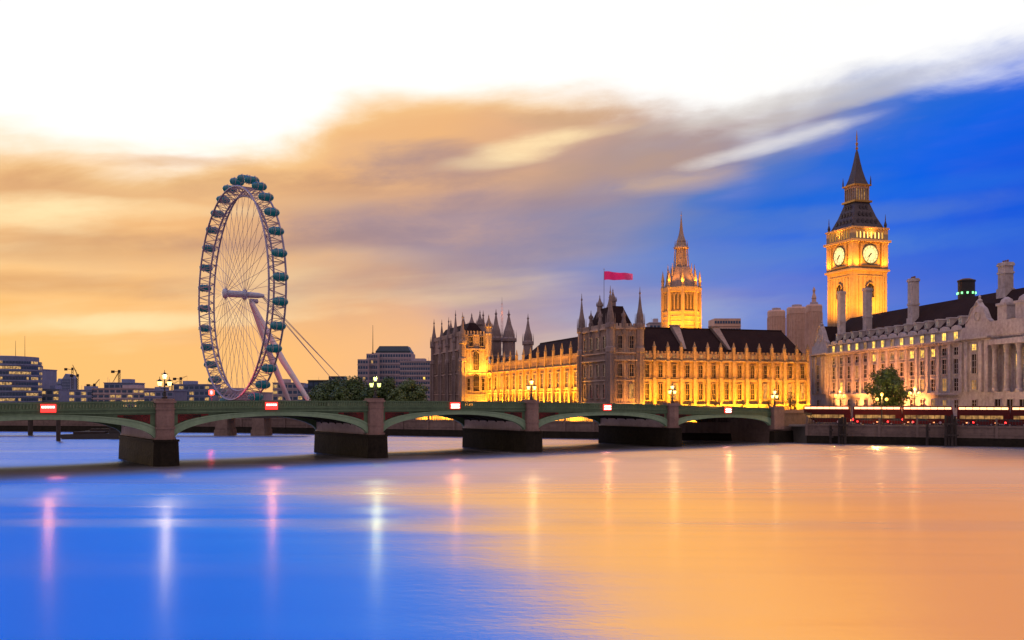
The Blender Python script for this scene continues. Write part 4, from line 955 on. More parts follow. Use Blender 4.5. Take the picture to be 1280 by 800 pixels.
# ------------------------------------------------------------------ grand white stone building on the embankment
H_RZ = R(-83.0)
H0 = Vector((101.4, 322, 0))
POT = stone("clay_pot", (.22, .12, .08), (.15, .08, .055), bump=0)
def hall():
    t = thing("riverside_hall", "long pale stone building with steep dark roof, chimneys and lit attic windows", "building", tuple(H0), H_RZ)
    z0 = LAND_Z; L = 136; D = 22; zc = 24.2; xa, xb = 12.3, 84.8; nb = 14; bay = (xb - xa) / nb
    w = MB().box(0, L, 0, D, z0 - .5, zc)
    for k in range(26): w.box(0, L, -.03, .01, 4.3 + k * .52, 4.3 + k * .52 + .46) if 4.3 + k * .52 < 10.7 else None
    w.build('wall', PORTLAND, t)
    MB().box(-.4, L, -.8, 0, 10.9, 11.45).box(-.2, L, -.45, 0, 10.5, 10.9).build('string_course', PORTLAND, t)
    cm_ = MB().box(-1, L, -1.35, D + .5, zc, zc + .45).box(-.6, L, -.8, D, zc - .6, zc)
    for k in range(int(L / .9)): cm_.box(.2 + k * .9, .6 + k * .9, -1.15, -.79, zc - .4, zc + .01)
    cm_.build('cornice', PORTLAND, t)
    MB().box(0, L, -.1, D, zc + .45, 27.0).build('attic_wall', PORTLAND, t)
    MB().box(-.3, L, -.55, .4, 27.0, 27.4).build('attic_cornice', PORTLAND, t)
    # steep roof, hipped at the far end
    rm = MB(); e = 27.35; zr = 36.4; hp = 7.5
    rm.face((0, .3, e), (L, .3, e), (L, 9, zr), (hp, 9, zr)); rm.face((L, D, e), (0, D, e), (hp, 13, zr), (L, 13, zr)); rm.face((0, D, e), (0, .3, e), (hp, 9, zr), (hp, 13, zr)); rm.face((hp, 9, zr), (L, 9, zr), (L, 13, zr), (hp, 13, zr)); rm.face((L, .3, e), (L, D, e), (L, 13, zr), (L, 9, zr))
    ro = rm.build('roof', ROOF, t)
    for k in range(nb + 1):
        x = xa + k * bay
        MB().box(x - .55, x + .55, -.55, 0, 11.45, zc - .6).box(x - .7, x + .7, -.7, 0, 11.45, 12.1).box(x - .68, x + .68, -.68, 0, zc - 1.5, zc - .6).build('pilaster', PORTLAND, t)
    for k in range(nb):
        x = xa + (k + .5) * bay
        lit_a = k in (0, 1, 2, 3, 5, 6, 8, 9, 10, 11, 12, 13)
        window(t, x, 24.75, 1.9, 1.9, PANE_LIT if lit_a else PANE_DIM, PORTLAND, y=-.1, nx=2, nz=2, deep=.3)
        MB().prism_y([(x - 1.7, 27.35), (x + 1.7, 27.35), (x + 1.5, 28.0), (x, 28.35), (x - 1.5, 28.0)], -.5, .3).build('window_hood', PORTLAND, t)
        window(t, x, 20.9, 2.0, 1.9, PANE_LIT if k in (5, 9, 10, 11) else (PANE_DIM if k in (6, 7, 8) else PANE), PORTLAND, nx=2, nz=2, deep=.3)
        window(t, x, 16.2, 2.0, 3.7, PANE_DIM if k in (3,) else PANE, PORTLAND, nx=2, nz=3, deep=.35)
        window(t, x, 11.9, 2.0, 3.1, PANE_LIT if k in (1,) else (PANE_DIM if k in (10, 12) else PANE), PORTLAND, nx=2, nz=3, deep=.3)
        window(t, x, 7.6, 1.7, 2.0, PANE_DIM if k in (11, 12) else PANE, PORTLAND, y=-.03, nx=2, nz=2, deep=.25)
        if k < nb:                                       # dormers above the attic
            d_ = MB().box(x - .75, x + .75, .9, 4.2, 28.3, 30.4).prism_y([(x - .95, 30.4), (x + .95, 30.4), (x + .8, 30.7), (x - .8, 30.7)], .7, 4.6)
            do = d_.build('dormer', PORTLAND, ro); window(do, x, 28.7, 1.2, 1.4, PANE_BLUE, PORTLAND, y=.9, nx=2, nz=2, deep=.1)
    def gable(x0, x1, top):
        c = (x0 + x1) / 2; h = (x1 - x0) / 2
        g_ = MB().prism_y([(x0, 27.0), (x1, 27.0), (x1, 28.2), (x1 - h * .25, 29.0), (x1 - h * .55, 31.5), (c + h * .22, top - 1.2), (c, top), (c - h * .22, top - 1.2), (x0 + h * .55, 31.5), (x0 + h * .25, 29.0), (x0, 28.2)], -.7, .5)
        for s_ in (-1, 1): g_.path([(c + s_ * h * .95, -.8, 28.4), (c + s_ * h * .72, -.8, 29.2), (c + s_ * h * .45, -.8, 31.7), (c + s_ * h * .2, -.8, top - 1.1), (c, -.8, top)], .22, 5)
        go = g_.build('gable', PORTLAND, t)
        MB().taper(x0 + .5, x1 - .5, .5, 8, 27.1, c - .3, c + .3, .5, 9.5, top - .5).build('gable_roof', ROOF, go)
        MB().path([(c + 1.1 * math.cos(a_), -.8, 29.8 + 1.1 * math.sin(a_)) for a_ in [math.pi * k / 8 for k in range(16)]], .2, 5, True).lathe([(.5, top - .2), (.62, top + .2), (.2, top + .6), (.35, top + 1.0), (.05, top + 1.5)], 8, c, -.1).build('carved_ornament', PORTLAND, go)
    # far end pavilion
    MB().box(.2, 11.6, -1.1, 0, z0 - .5, zc).box(-.4, 12, -2.1, -.5, zc, zc + .5).box(.2, 11.6, -.9, 0, zc + .5, 27).build('end_pavilion', PORTLAND, t)
    gable(1.2, 10.8, 34.2)
    for x in (1.2, 3.4, 8.2, 10.6): MB().box(x - .5, x + .5, -1.6, -1.1, 11.5, zc - .6).build('pilaster', PORTLAND, t)
    for (zz, hh) in ((7.4, 2), (12.2, 3.2), (16.4, 4.4)): window(t, 5.8, zz, 1.9, hh, PANE, PORTLAND, y=-1.1, nx=2, nz=3, deep=.3)
    # gabled pavilion, then the columned bay
    MB().box(86, 97.6, -1.3, 0, z0 - .5, zc).box(85.6, 98, -2.3, -.5, zc, zc + .5).box(86, 97.6, -1.1, 0, zc + .5, 27).build('gabled_bay', PORTLAND, t)
    gable(86.8, 96.8, 33.4)
    for x in (86.6, 88.8, 94.6, 97.0): MB().box(x - .6, x + .6, -1.9, -1.3, 11.5, zc - .6).build('pilaster', PORTLAND, t)
    for (zz, hh, pn) in ((7.4, 2.2, PANE), (12.2, 2.2, PANE_DIM), (16.0, 4.6, PANE), (21.6, 1.4, PANE_LIT)): window(t, 91.7, zz, 2.0, hh, pn, PORTLAND, y=-1.3, nx=2, nz=3, deep=.3)
    MB().box(98.4, L, -2.0, 0, z0 - .5, 11.5).box(98.2, L, -2.6, 0, 22.4, zc - .55).box(98.2, L, -1.6, -.1, zc + .45, 28.0).build('colonnade_base', PORTLAND, t)
    for k in range(8):
        x = 99.6 + 4.4 * k
        MB().lathe([(.85, 11.5), (.85, 12), (.66, 12.3), (.68, 15), (.56, 21.2), (.72, 21.5), (.9, 22.4)], 14, x, -1.35).build('column', PORTLAND, t, smooth=False)
        if k < 7:
            window(t, x + 2.2, 12.2, 1.7, 8.6, PANE, PORTLAND, nx=2, nz=5, deep=.3)
            if k in (1, 2): window(t, x + 2.2, 16.6, 1.25, 3.4, PANE_LIT, PORTLAND, y=-.14, nx=2, nz=2, deep=.06)
            window(t, x + 2.2, 7.2, 2.2, 2.6, PANE, PORTLAND, y=-2.0, nx=2, nz=1, deep=.25)
    for x in (101.5, 108, 118): MB().box(x - 1.7, x + 1.7, -.9, 1.6, 28, 31.4).box(x - 2, x + 2, -1.2, 1.9, 31.4, 32).lathe([(1.5, 32), (1.2, 32.8), (.3, 33.4)], 8, x, .3).build('attic_pedestal', PORTLAND, t)
    # chimney stacks
    for (x, y, zt, s_) in ((13.5, 3.0, 44.5, 1.1), (30.2, 3.2, 43.6, 1.15), (53.8, 4.6, 43.6, 1.25), (89, 8.5, 43.2, 1.4), (120, 9, 44, 1.5)):
        zb = 27.5 + max(0, (y - 1.5)) * 1.1
        MB().box(x - s_ * 1.25, x + s_ * 1.25, y - s_ * .95, y + s_ * .95, zb - .8, zb + 1.6).box(x - s_, x + s_, y - s_ * .8, y + s_ * .8, zb + 1.6, zt - .9).box(x - s_ * 1.15, x + s_ * 1.15, y - s_ * .92, y + s_ * .92, zb + 5.2, zb + 5.7) \
            .box(x - s_ * 1.18, x + s_ * 1.18, y - s_ * .95, y + s_ * .95, zt - .9, zt - .3).box(x - s_ * 1.05, x + s_ * 1.05, y - s_ * .85, y + s_ * .85, zt - .3, zt).build('chimney', PORTLAND, ro)
        for q in (-.6, 0, .6): MB().lathe([(.2, zt - .05), (.24, zt + .55), (.17, zt + .6)], 8, x + q * s_, y).build('chimney_pot', POT, ro)
    for x in (19, 34, 44, 50, 58, 66): lamp('SPOT', (x, -5.2, z0 + 1.2), 24000, (1, .34, .07), .4, (x, 0, 15), 110, t, .9)
    return t
hall()

# ------------------------------------------------------------------ the observation wheel
WC = Vector((-148.0, 520, 66.4)); WR = 57.2
W_RZ2 = math.atan2(-.823, .568)
def wheel():
    t = thing("observation_wheel", "giant white observation wheel with teal glass capsules on the far bank", "ferris wheel", tuple(WC), W_RZ2)
    N = 96
    circ = lambda r, y, n=N: [(r * math.cos(2 * math.pi * k / n), y, r * math.sin(2 * math.pi * k / n)) for k in range(n)]
    for y in (-4.4, 4.4):
        MB().path(circ(WR, y), .52, 6, True).build('rim', STEEL_DK, t, smooth=True)
    MB().path(circ(WR - 4.8, 0), .5, 6, True).build('inner_rim', STEEL_DK, t, smooth=True)
    lt = MB(); M = 128
    P = lambda r, y, k: (r * math.cos(2 * math.pi * k / M), y, r * math.sin(2 * math.pi * k / M))
    for k in range(M):
        a, b = (-4.4, 4.4) if k % 2 else (4.4, -4.4)
        lt.tube(P(WR, a, k), P(WR, b, k + 1), .23, .23, 4)
        lt.tube(P(WR, a, k), P(WR - 4.8, 0, k + .5), .19, .19, 4).tube(P(WR, b, k + 1), P(WR - 4.8, 0, k + .5), .19, .19, 4)
        if k % 4 == 0: lt.tube(P(WR, -4.4, k), P(WR, 4.4, k), .2, .2, 4)
    lt.build('rim_bracing', STEEL, t)
    hb = MB()
    def drum(m, prof):
        n = 16; i0 = len(m.v)
        for r, y in prof:
            for k in range(n): m.v.append((r * math.cos(2 * math.pi * k / n), y, r * math.sin(2 * math.pi * k / n)))
        for j in range(len(prof) - 1):
            for k in range(n): m.f.append((i0 + j * n + k, i0 + (j + 1) * n + k, i0 + (j + 1) * n + (k + 1) % n, i0 + j * n + (k + 1) % n)); m.mi.append(0)
        m.f.append(tuple(i0 + k for k in range(n))); m.f.append(tuple(i0 + (len(prof) - 1) * n + k for k in range(n - 1, -1, -1))); m.mi += [0, 0]
        return m
    drum(hb, [(.6, -9), (2.0, -8.7), (2.6, -7.8), (2.6, -6.6), (1.9, -6.2), (1.8, 2.2), (2.7, 2.6), (2.7, 4.0), (1.7, 4.4)]).build('hub', HUB, t, smooth=False)
    drum(MB(), [(1.5, 4.4), (1.65, 5), (1.5, 11), (.9, 14), (.2, 14.2)]).build('spindle', HUB, t)
    rnd = random.Random(3)
    for k in range(64):
        a = 2 * math.pi * k / 64; e = (-7.2, 3.3)[k % 2]; b = a + (.22 if (k // 2) % 2 else -.22)
        MB().tube((2.4 * math.cos(b), e, 2.4 * math.sin(b)), ((WR - 4.8) * math.cos(a), 0, (WR - 4.8) * math.sin(a)), .10, .10, 4).build('spoke', STEEL_DK, t)
    lb = -WC.z + LAND_Z
    for w_ in (-16, 16):
        lg = MB().tube((w_ * .05, 7, -4.0), (w_ * .5, 22, -36), 1.05, 1.75, 14).tube((w_ * .5, 22, -36), (w_, 36.7, lb), 1.75, 1.15, 14)
        lo = lg.build('support_leg', LEGW, t)
        MB().lathe([(2.6, lb - .5), (2.6, lb + 1.2), (1.6, lb + 2.4)], 12, w_, 36.9).build('leg_foot', CONCRETE, lo)
    MB().tube((0, 6.2, -3.4), (0, 10.5, -3.2), 1.5, 1.2, 10).build('hub_bracket', STEEL_DK, t)
    for w_, q in ((-9, 0), (-8, 1.2), (9, 0), (10, 1.2)):
        MB().tube((w_ * .06, 13, .6 - q), (w_, 74, lb), .16, .16, 5).build('stay_cable', STEEL_DK, t)
    MB().box(-13, 13, 70, 78, lb - .5, lb + 2.5).build('anchor_block', CONCRETE, t)
    # capsules: one is built, the rest are copies
    cm = MB(); prof = []
    n = 12; rings = [(-4.0, .4), (-3.6, 1.2), (-2.8, 1.75), (-1.5, 2.08), (0, 2.15), (1.5, 2.08), (2.8, 1.75), (3.6, 1.2), (4.0, .4)]
    for y, r in rings:
        for k in range(n): cm.v.append((r * math.cos(2 * math.pi * k / n), y, r * .98 * math.sin(2 * math.pi * k / n)))
    for j in range(len(rings) - 1):
        for k in range(n): cm.f.append((j * n + k, (j + 1) * n + k, (j + 1) * n + (k + 1) % n, j * n + (k + 1) % n)); cm.mi.append(0)
    cm.f.append(tuple(range(n))); cm.f.append(tuple((len(rings) - 1) * n + k for k in range(n - 1, -1, -1))); cm.mi += [0, 0]
    mr = MB()
    for y in (-1.4, 1.4): mr.path([(2.36 * math.cos(2 * math.pi * k / 20), y, 2.36 * math.sin(2 * math.pi * k / 20)) for k in range(20)], .16, 5, True)
    gl = MB()
    for y in (-3.0, -2.2, 2.2, 3.0):
        r = 2.05 if abs(y) < 2.5 else 1.87
        gl.path([(r * math.cos(2 * math.pi * k / 16), y, r * math.sin(2 * math.pi * k / 16)) for k in range(16)], .05, 4, True)
    fl_ = MB().box(-1.6, 1.6, -3.2, 3.2, -1.75, -1.5)
    c0 = cm.build('capsule', cap_m, t, smooth=True); r0 = mr.build('mounting_ring', STEEL, c0); g0 = gl.build('glazing_hoop', STEEL_DK, c0)
    for k in range(32):
        a = 2 * math.pi * (k + .25) / 32
        if k == 0: c = c0
        else:
            c = c0.copy(); COL.objects.link(c); c.parent = t
            for ch in (r0, g0): d_ = ch.copy(); COL.objects.link(d_); d_.parent = c
        c.location = ((WR + 4.3) * math.cos(a), 0, (WR + 4.3) * math.sin(a))
    # magenta lamps at the foot wash the legs and the lower rim
    lamp('SPOT', (0, 36, lb + 2), 5000, (1, .10, .22), 1, (0, 32, -38), 110, t, .8)
    return t
wheel()
fl2 = thing("red_floodlight", "bright red floodlight burning at the foot of the wheel", "floodlight", (at(264.5, 490), 490, LAND_Z))
MB().tube((0, 0, 0), (0, 0, 7.6), .16, .12).build('mast', IRON, fl2)
hd = MB().lathe([(.5, 7.4), (1.0, 7.8), (1.0, 10.2), (.5, 10.6)], 10).build('lamp_head', IRON, fl2)
MB().lathe([(.5, 7.4), (1.5, 8.0), (1.5, 10.0), (.5, 10.6)], 12).build('lens', RED_FLOOD, hd)
lamp('POINT', (.5, -2.6, 9), 26000, (1, .05, .09), .8, parent=fl2)

# ------------------------------------------------------------------ trees
def tree(name, label, x, y, z0, h, rx, seed, n, leaf, trunk_h=.3, cat="tree", leaf_size=.55, blobs=16, group=None, lean=0.0):
    rnd = random.Random(seed)
    t = thing(name, label, cat, (x, y, z0), rnd.uniform(0, 6), group)
    tr = MB(); th = h * trunk_h; r0 = max(.08, h * .022)
    tr.path([(0, 0, -.3), (.05, 0, th * .5), (lean, .1, th), (lean * 1.5, 0, h * .62), (lean * 1.7, .1, h * .85)], [r0 * 1.35, r0, r0 * .85, r0 * .45, r0 * .15], 8)
    cs = []
    ch = h - th * .75
    for k in range(blobs):
        f = (k + .5) / blobs
        zz = th * .75 + ch * (.10 + .80 * f)
        prof = math.sin(math.pi * min(1, .16 + .80 * f)) ** .75
        a = k * 2.4 + rnd.uniform(-.5, .5); q = rx * prof * rnd.uniform(.25, .78)
        c = Vector((lean + q * math.cos(a), q * math.sin(a), zz)); rr = rx * rnd.uniform(.30, .48) * (.7 + .4 * prof)
        cs.append((c, rr))
        zb = min(th * rnd.uniform(.85, 1.3) + ch * .15 * f, zz - .2)
        mid = Vector((c.x * .4, c.y * .4, zb + (zz - zb) * .55))
        tr.path([(lean, 0, zb), tuple(mid), tuple(c)], [r0 * .42, r0 * .26, r0 * .08], 5)
    tr.build('trunk', BARK, t)
    cr = MB()
    tot = sum(r ** 2 for _, r in cs)
    for c, r in cs:
        for _ in range(int(n * r * r / tot)):
            d = Vector((rnd.gauss(0, 1), rnd.gauss(0, 1), rnd.gauss(0, 1))).normalized()
            p = c + Vector((d.x, d.y, d.z * .8)) * r * (rnd.random() ** .35) * rnd.uniform(.85, 1.15)
            nrm = (d + Vector((rnd.gauss(0, .5), rnd.gauss(0, .5), rnd.gauss(.4, .5)))).normalized()
            a = nrm.orthogonal().normalized(); b = nrm.cross(a); s_ = leaf_size * rnd.uniform(.5, 1.2); tw = rnd.uniform(0, 6)
            a, b = a * math.cos(tw) + b * math.sin(tw), b * math.cos(tw) - a * math.sin(tw)
            cr.face(p - a * s_ * .5, p + b * s_ * .28 - a * .05, p + a * s_ * .5, p - b * s_ * .28)
    cr.build('crown', leaf, t)
    return t
def tz(px_, d, ytop, z0=LAND_Z): return zat(ytop, d) - z0
d = 236; tree("plane_tree", "round dark green tree standing in front of the pale riverside building", at(1109, d), d, LAND_Z, tz(0, d, 457), 5.0, 11, 9000, LEAF, .24, leaf_size=.62, blobs=26)
d = 226; tree("shrub", "thin half bare shrub at the end of the bridge below the amber wing", at(988, d), d, LAND_Z, tz(0, d, 487), 2.2, 5, 520, LEAF3, .45, "shrub", .36, 12)
far_trees = [(415, 330, 474, 8.0, "broad dark tree at the wheel end of the riverside row of trees"), (441, 322, 471, 7.2, "tall dark tree behind the greenish bridge lamp, beside the broad end tree"),
             (484, 318, 471, 5.6, "domed dark tree between the greenish bridge lamp and the lighter round tree"), (513, 312, 474, 6.0, "rounded lighter green tree next to the turreted pavilion"),
             (462, 312, 480, 4.6, "small low tree half hidden behind the greenish bridge lamp"), (400, 340, 480, 5.0, "low tree by the feet of the white wheel legs"), (428, 312, 482, 5.0, "short bushy tree in front of the two tallest riverside trees"), (497, 305, 485, 4.0, "small light green tree squeezed between two domed trees")]
for i, (px_, d, yt, rx, lb_) in enumerate(far_trees):
    tree("riverside_tree", lb_, at(px_, d), d, LAND_Z, tz(0, d, yt), rx, 40 + i, int(950 * rx), LEAF2 if i in (3, 7) else LEAF, .2, leaf_size=.8, blobs=18, group="trees along the far bank")
for i in range(6):                                       # clipped bushes on the terrace of the broad wing
    p = PC + PU * (14 + 9.2 * i) - PV * 4.8
    tree("terrace_bush", ("clipped terrace bush below the amber wing, %s from the corner tower" % ("first", "second", "third", "fourth", "fifth", "last")[i]), p.x, p.y, LAND_Z, 6.0, .75, 80 + i, 420, LEAF3, .25, "bush", .34, 7, "bushes on the palace terrace")

# ------------------------------------------------------------------ embankment lamps, mooring posts, vehicles
def triple_lamp(s, n, label, zt, power):
    x, y, _ = wq(s, n, 0); t = thing("embankment_lamp", label, "street lamp", (x, y, LAND_Z), W_RZ, "amber globe lamps along the embankment")
    h = zt - LAND_Z
    MB().lathe([(.34, 0), (.34, .5), (.2, .7), (.13, 1.2), (.09, h - .5), (.16, h - .4), (.05, h - .2)], 8).build('post', IRON, t)
    ar = MB()
    for sx in (-1, 1): ar.path([(0, 0, h - 1.7), (sx * .5, 0, h - 1.8), (sx * .95, 0, h - 1.55), (sx * 1.0, 0, h - 1.3)], .05, 5)
    ar.build('arm', IRON, t)
    for (gx, gz) in ((-1, h - 1.0), (1, h - 1.0), (0, h + .1)):
        MB().lathe([(.08, gz - .36), (.25, gz - .26), (.36, gz), (.25, gz + .26), (.06, gz + .36)], 10, gx, 0).build('globe', LAMP_O, t)
    lamp('POINT', (0, -.6, h - .5), power, (1, .50, .12), .3, parent=t)
triple_lamp(5.4, 16.6, "triple globe lamp glowing amber in front of the plain end of the pale building", 11.6, 3500)
triple_lamp(15.4, 4.2, "triple globe lamp shining before the round dark green tree", 10.8, 3000)
triple_lamp(21.7, 16.6, "brightest amber globe lamp just beyond the round tree, towards the gable", 12.2, 5500)

def dolphin(s, n, h, k, label):
    x, y, _ = wq(s, n, 0); t = thing("mooring_post", label, "mooring post", (x, y, 0), W_RZ, "timber mooring posts at the river wall")
    rnd = random.Random(k)
    for q in range(k):
        MB().tube((.62 * q - .3 * k, .25 * (q % 2), -2.5), (.60 * q - .3 * k, .25 * (q % 2) + .2, h * rnd.uniform(.86, 1.0)), .30, .27, 9).build('pile', TIMBER, t)
    MB().box(-.32 * k - .2, .32 * k, -.42, -.26, h * .62, h * .62 + .4).box(-.32 * k - .2, .32 * k, -.42, -.26, h * .3, h * .3 + .35).build('waling', TIMBER, t)
    return t
dolphin(8.0, -2.4, 6.4, 3, "clustered timber mooring posts by the stairs at the end of the bridge")
dolphin(29.5, -2.2, 7.2, 4, "tallest cluster of dark timber mooring posts along the river wall")
dolphin(5.5, -1.6, 4.6, 1, "single thin mooring post beside the stairs")
dolphin(25, -1.4, 5.2, 1, "single mooring post halfway along the dark river wall")

def wheel_part(parent, x, y, r, w=.28):
    m = MB(); n = 16
    m.prism_y([(x + r * math.cos(2 * math.pi * k / n), r + r * math.sin(2 * math.pi * k / n)) for k in range(n)], y - w / 2, y + w / 2)
    o = m.build('wheel', TYRE, parent)
    MB().prism_y([(x + r * .6 * math.cos(2 * math.pi * k / n), r + r * .6 * math.sin(2 * math.pi * k / n)) for k in range(n)], y - w / 2 - .02, y + w / 2 + .02).build('rim', STEEL, o)
def bus():  # added queue; lit upper windows stand in for streaks of traffic light
    t = thing("double_decker_bus", "", "bus", (0, 0, 0), 0, "red buses queuing on the embankment road")
    L, W_, H = 10.6, 2.5, 4.28
    prof = [(0, .35), (L - .1, .35), (L, 1.0), (L, 2.4), (L - .25, 4.0), (L - .5, H), (.35, H), (.05, 4.0), (0, 2.2)]
    MB().prism_y(prof, -W_ / 2, W_ / 2).build('body', RED_BUS, t)
    for (z0_, z1_, x0, x1) in ((1.35, 2.15, .5, L - 1.4), (3.50, 3.98, .3, L - .4)):
        for sy in (-1, 1):
            n = 7; gw = (x1 - x0) / n
            for k in range(n):
                lit = True
                MB().box(x0 + k * gw + .05, x0 + (k + 1) * gw - .05, sy * W_ / 2 - .03, sy * W_ / 2 + .03, z0_, z1_).build('window', BUS_TRAIL if z0_ > 2 else PANE_DIM, t)
    MB().box(L - .22, L + .05, -W_ / 2 + .2, W_ / 2 - .2, 1.2, 2.3).build('windscreen', PANE, t)
    for sy in (-1, 1):
        MB().box(L - .12, L + .06, sy * .95 - .17, sy * .95 + .17, .75, .98).build('headlight', HEADL, t)
        MB().box(-.06, .16, sy * 1.1 - .18, sy * 1.1 + .18, .9, 1.35).build('tail_light', TAIL, t)
        for x in (2.2, 7.9): wheel_part(t, x, sy * 1.1, .5)
    return t
def car():  # added row; red tail lamps stand in for streaks of traffic light
    t = thing("parked_car", "", "car", (0, 0, 0), 0, "cars standing in the embankment traffic")
    L, W_ = 4.4, 1.75
    MB().prism_y([(0, .3), (L, .3), (L, .75), (L - .15, .92), (3.15, 1.0), (.35, 1.02), (.02, .85)], -W_ / 2, W_ / 2).build('body', CARP, t)
    MB().taper(.5, 3.25, -.82, .82, .99, 1.05, 2.45, -.62, .62, 1.48).build('cabin', PANE, t)
    MB().box(1.05, 2.45, -.63, .63, 1.475, 1.52).build('roof', CARP, t)
    for sy in (-1, 1):
        MB().box(L - .25, L + .02, sy * .68 - .21, sy * .68 + .21, .62, .80).build('headlight', HEADL, t)
        MB().box(-.03, .28, sy * .68 - .22, sy * .68 + .22, .66, .9).build('tail_light', TAIL, t)
        for x in (.85, 3.55): wheel_part(t, x, sy * .8, .31, .2)
    return t
CARP = stone("car_paint", (.10, .012, .014), (.08, .010, .012), rough=.25, bump=0, streaks=False)
b0 = bus(); words_ = ["red double decker bus nearest the bridge stairs, first of the queue", "red double decker bus standing just short of the round dark tree", "red double decker bus standing just past the round dark tree, below the brightest amber lamp",
    "red double decker bus stopped under the plain pilastered bays before the gable",
    "red double decker bus passing below the carved gable", "red double decker bus in front of the stone columns, end of the queue"]
bs = [b0] + [copy_tree(b0, (0, 0, 0), 0, "") for _ in range(5)]
for k, o in enumerate(bs):
    o.location = wq(-2.6 + 10.95 * k + (0, .2, -.1, .3, 0, .1)[k], 14.6, LAND_Z + .03); o.rotation_euler = (0, 0, W_RZ); o['label'] = words_[k]
c0 = car(); cl = ["dark red car behind the railing, first from the bridge stairs", "dark red car behind the railing, second from the bridge stairs", "dark red car just short of the round tree, behind the railing", "dark red car behind the railing right under the round tree",
    "dark red car behind the railing just past the round tree", "dark red car behind the tallest mooring posts", "dark red car behind the railing below the gabled bay", "dark red car behind the railing before the stone columns"]
cs_ = [c0] + [copy_tree(c0, (0, 0, 0), 0, "") for _ in range(7)]
for k, o in enumerate(cs_):
    o.location = wq(10 + 5.9 * k + (0, .5, -.2, .4, 0, .3, -.3, .2)[k], 7.4, LAND_Z + .03); o.rotation_euler = (0, 0, W_RZ); o['label'] = cl[k]

# ------------------------------------------------------------------ far bank: low iron bridge, jetties, barges
rb = thing("iron_footbridge", "low dark iron bridge on stout piers seen under the green arches", "bridge", (-152, 262, 0), R(-2))
MB().box(0, 96, 0, 6, 4.7, 6.2).build('deck', IRON, rb)
tb = MB()
for k in range(40): tb.tube((2.4 * k, -.1, 6.2), (2.4 * k + 1.2, -.1, 7.6), .09, .09, 4).tube((2.4 * k + 1.2, -.1, 7.6), (2.4 * k + 2.4, -.1, 6.2), .09, .09, 4)
tb.box(0, 96, -.18, 0, 7.5, 7.75); tb.build('truss', IRON, rb)
for x in (72, 82): MB().box(x, x + 3.2, -.6, 6.6, -2, 4.7).taper(x - .4, x + 3.6, -1, 7, -2, x - .2, x + 3.4, -.8, 6.8, 1.6).build('pier', WET if x < 60 else EMBANK, rb)
def barge(px_, d, L, label):
    t = thing("barge", label, "barge", (at(px_, d), d, 0), R(6), "barges moored on the far side")
    MB().prism_y([(0, .9), (.8, -.4), (L - 1.4, -.4), (L, 1.25), (L, 1.45), (0, 1.1)], -2.2, 2.2).build('hull', IRON, t)
    MB().box(L * .18, L * .62, -1.6, 1.6, 1.2, 1.75).build('hatch', TIMBER, t)
    c = MB().box(L * .68, L * .86, -1.4, 1.4, 1.2, 3.0).box(L * .66, L * .88, -1.6, 1.6, 3.0, 3.15).build('cabin', IRON, t)
    MB().box(L * .70, L * .84, -1.43, -1.38, 2.1, 2.7).build('window', PANE, c)
    return t
barge(78, 238, 17, "long dark barge moored beside the posts under the first arch")
barge(104, 262, 12, "short dark barge with a low cabin under the first arch")
for px_, d, h, w_, lb_ in ((38, 262, 6.8, .65, "thick dark post rising from the water under the first arch, on the open side"), (73, 226, 6.4, .5, "thick dark post standing beside the long barge")):
    t = thing("dock_post", lb_, "post", (at(px_, d), d, 0)); MB().lathe([(w_, -2), (w_, h * .8), (w_ * 1.15, h * .82), (w_ * 1.15, h)], 10).build('shaft', TIMBER, t); MB().lathe([(w_ * .8, h), (w_ * .3, h + .5)], 10).build('cap', IRON, t)

# ------------------------------------------------------------------ city beyond
GLASS_OFF = PANE_BLUE
def office(name, label, px0, px1, ytop, d, floors, lit, mat, depth=24, rz=0.0, roof=True, bays=None, ztop=None, cat="office block", seed=None, band=.5, litmat=None):
    rnd = random.Random(seed if seed is not None else int(px0 * 7 + ytop))
    x0, x1 = at(px0, d), at(px1, d); L = x1 - x0; zt = ztop or zat(ytop, d); z0 = LAND_Z
    t = thing(name, label, cat, (x0, d, z0), rz); H = zt - z0
    MB().box(0, L, 0, depth, -.5, H).build('wall', mat, t)
    fh = H / floors; bays = bays or max(3, int(L / 3.2)); bw = L / bays
    for f in range(floors):
        m = MB(); zl, zh = f * fh + fh * (.5 - band / 2), f * fh + fh * (.5 + band / 2)
        for k in range(bays):
            m.m = 1 if rnd.random() < lit else 0
            m.box(bw * k + bw * .12, bw * (k + 1) - bw * .12, -.12, .02, zl, zh)
        m.build('window_band', [GLASS_OFF, litmat or OFFICE_LIT], t)
        MB().box(-.2, L + .2, -.3, 0, f * fh - .15, f * fh + .2).build('floor_edge', mat, t)
    if roof:
        MB().box(-.3, L + .3, -.4, depth + .3, H, H + .5).build('roof_edge', mat, t)
        q = rnd.uniform(.15, .5)
        pb = MB().box(L * q, L * (q + .3), depth * .3, depth * .7, H + .5, H + .5 + fh * .6)
        for k in range(3): xx = L * rnd.random(); pb.tube((xx, 4, H + .4), (xx, 4, H + fh * rnd.uniform(.5, 1.2)), .1, .05, 4)
        pb.build('plant_room', mat, t)
    return t
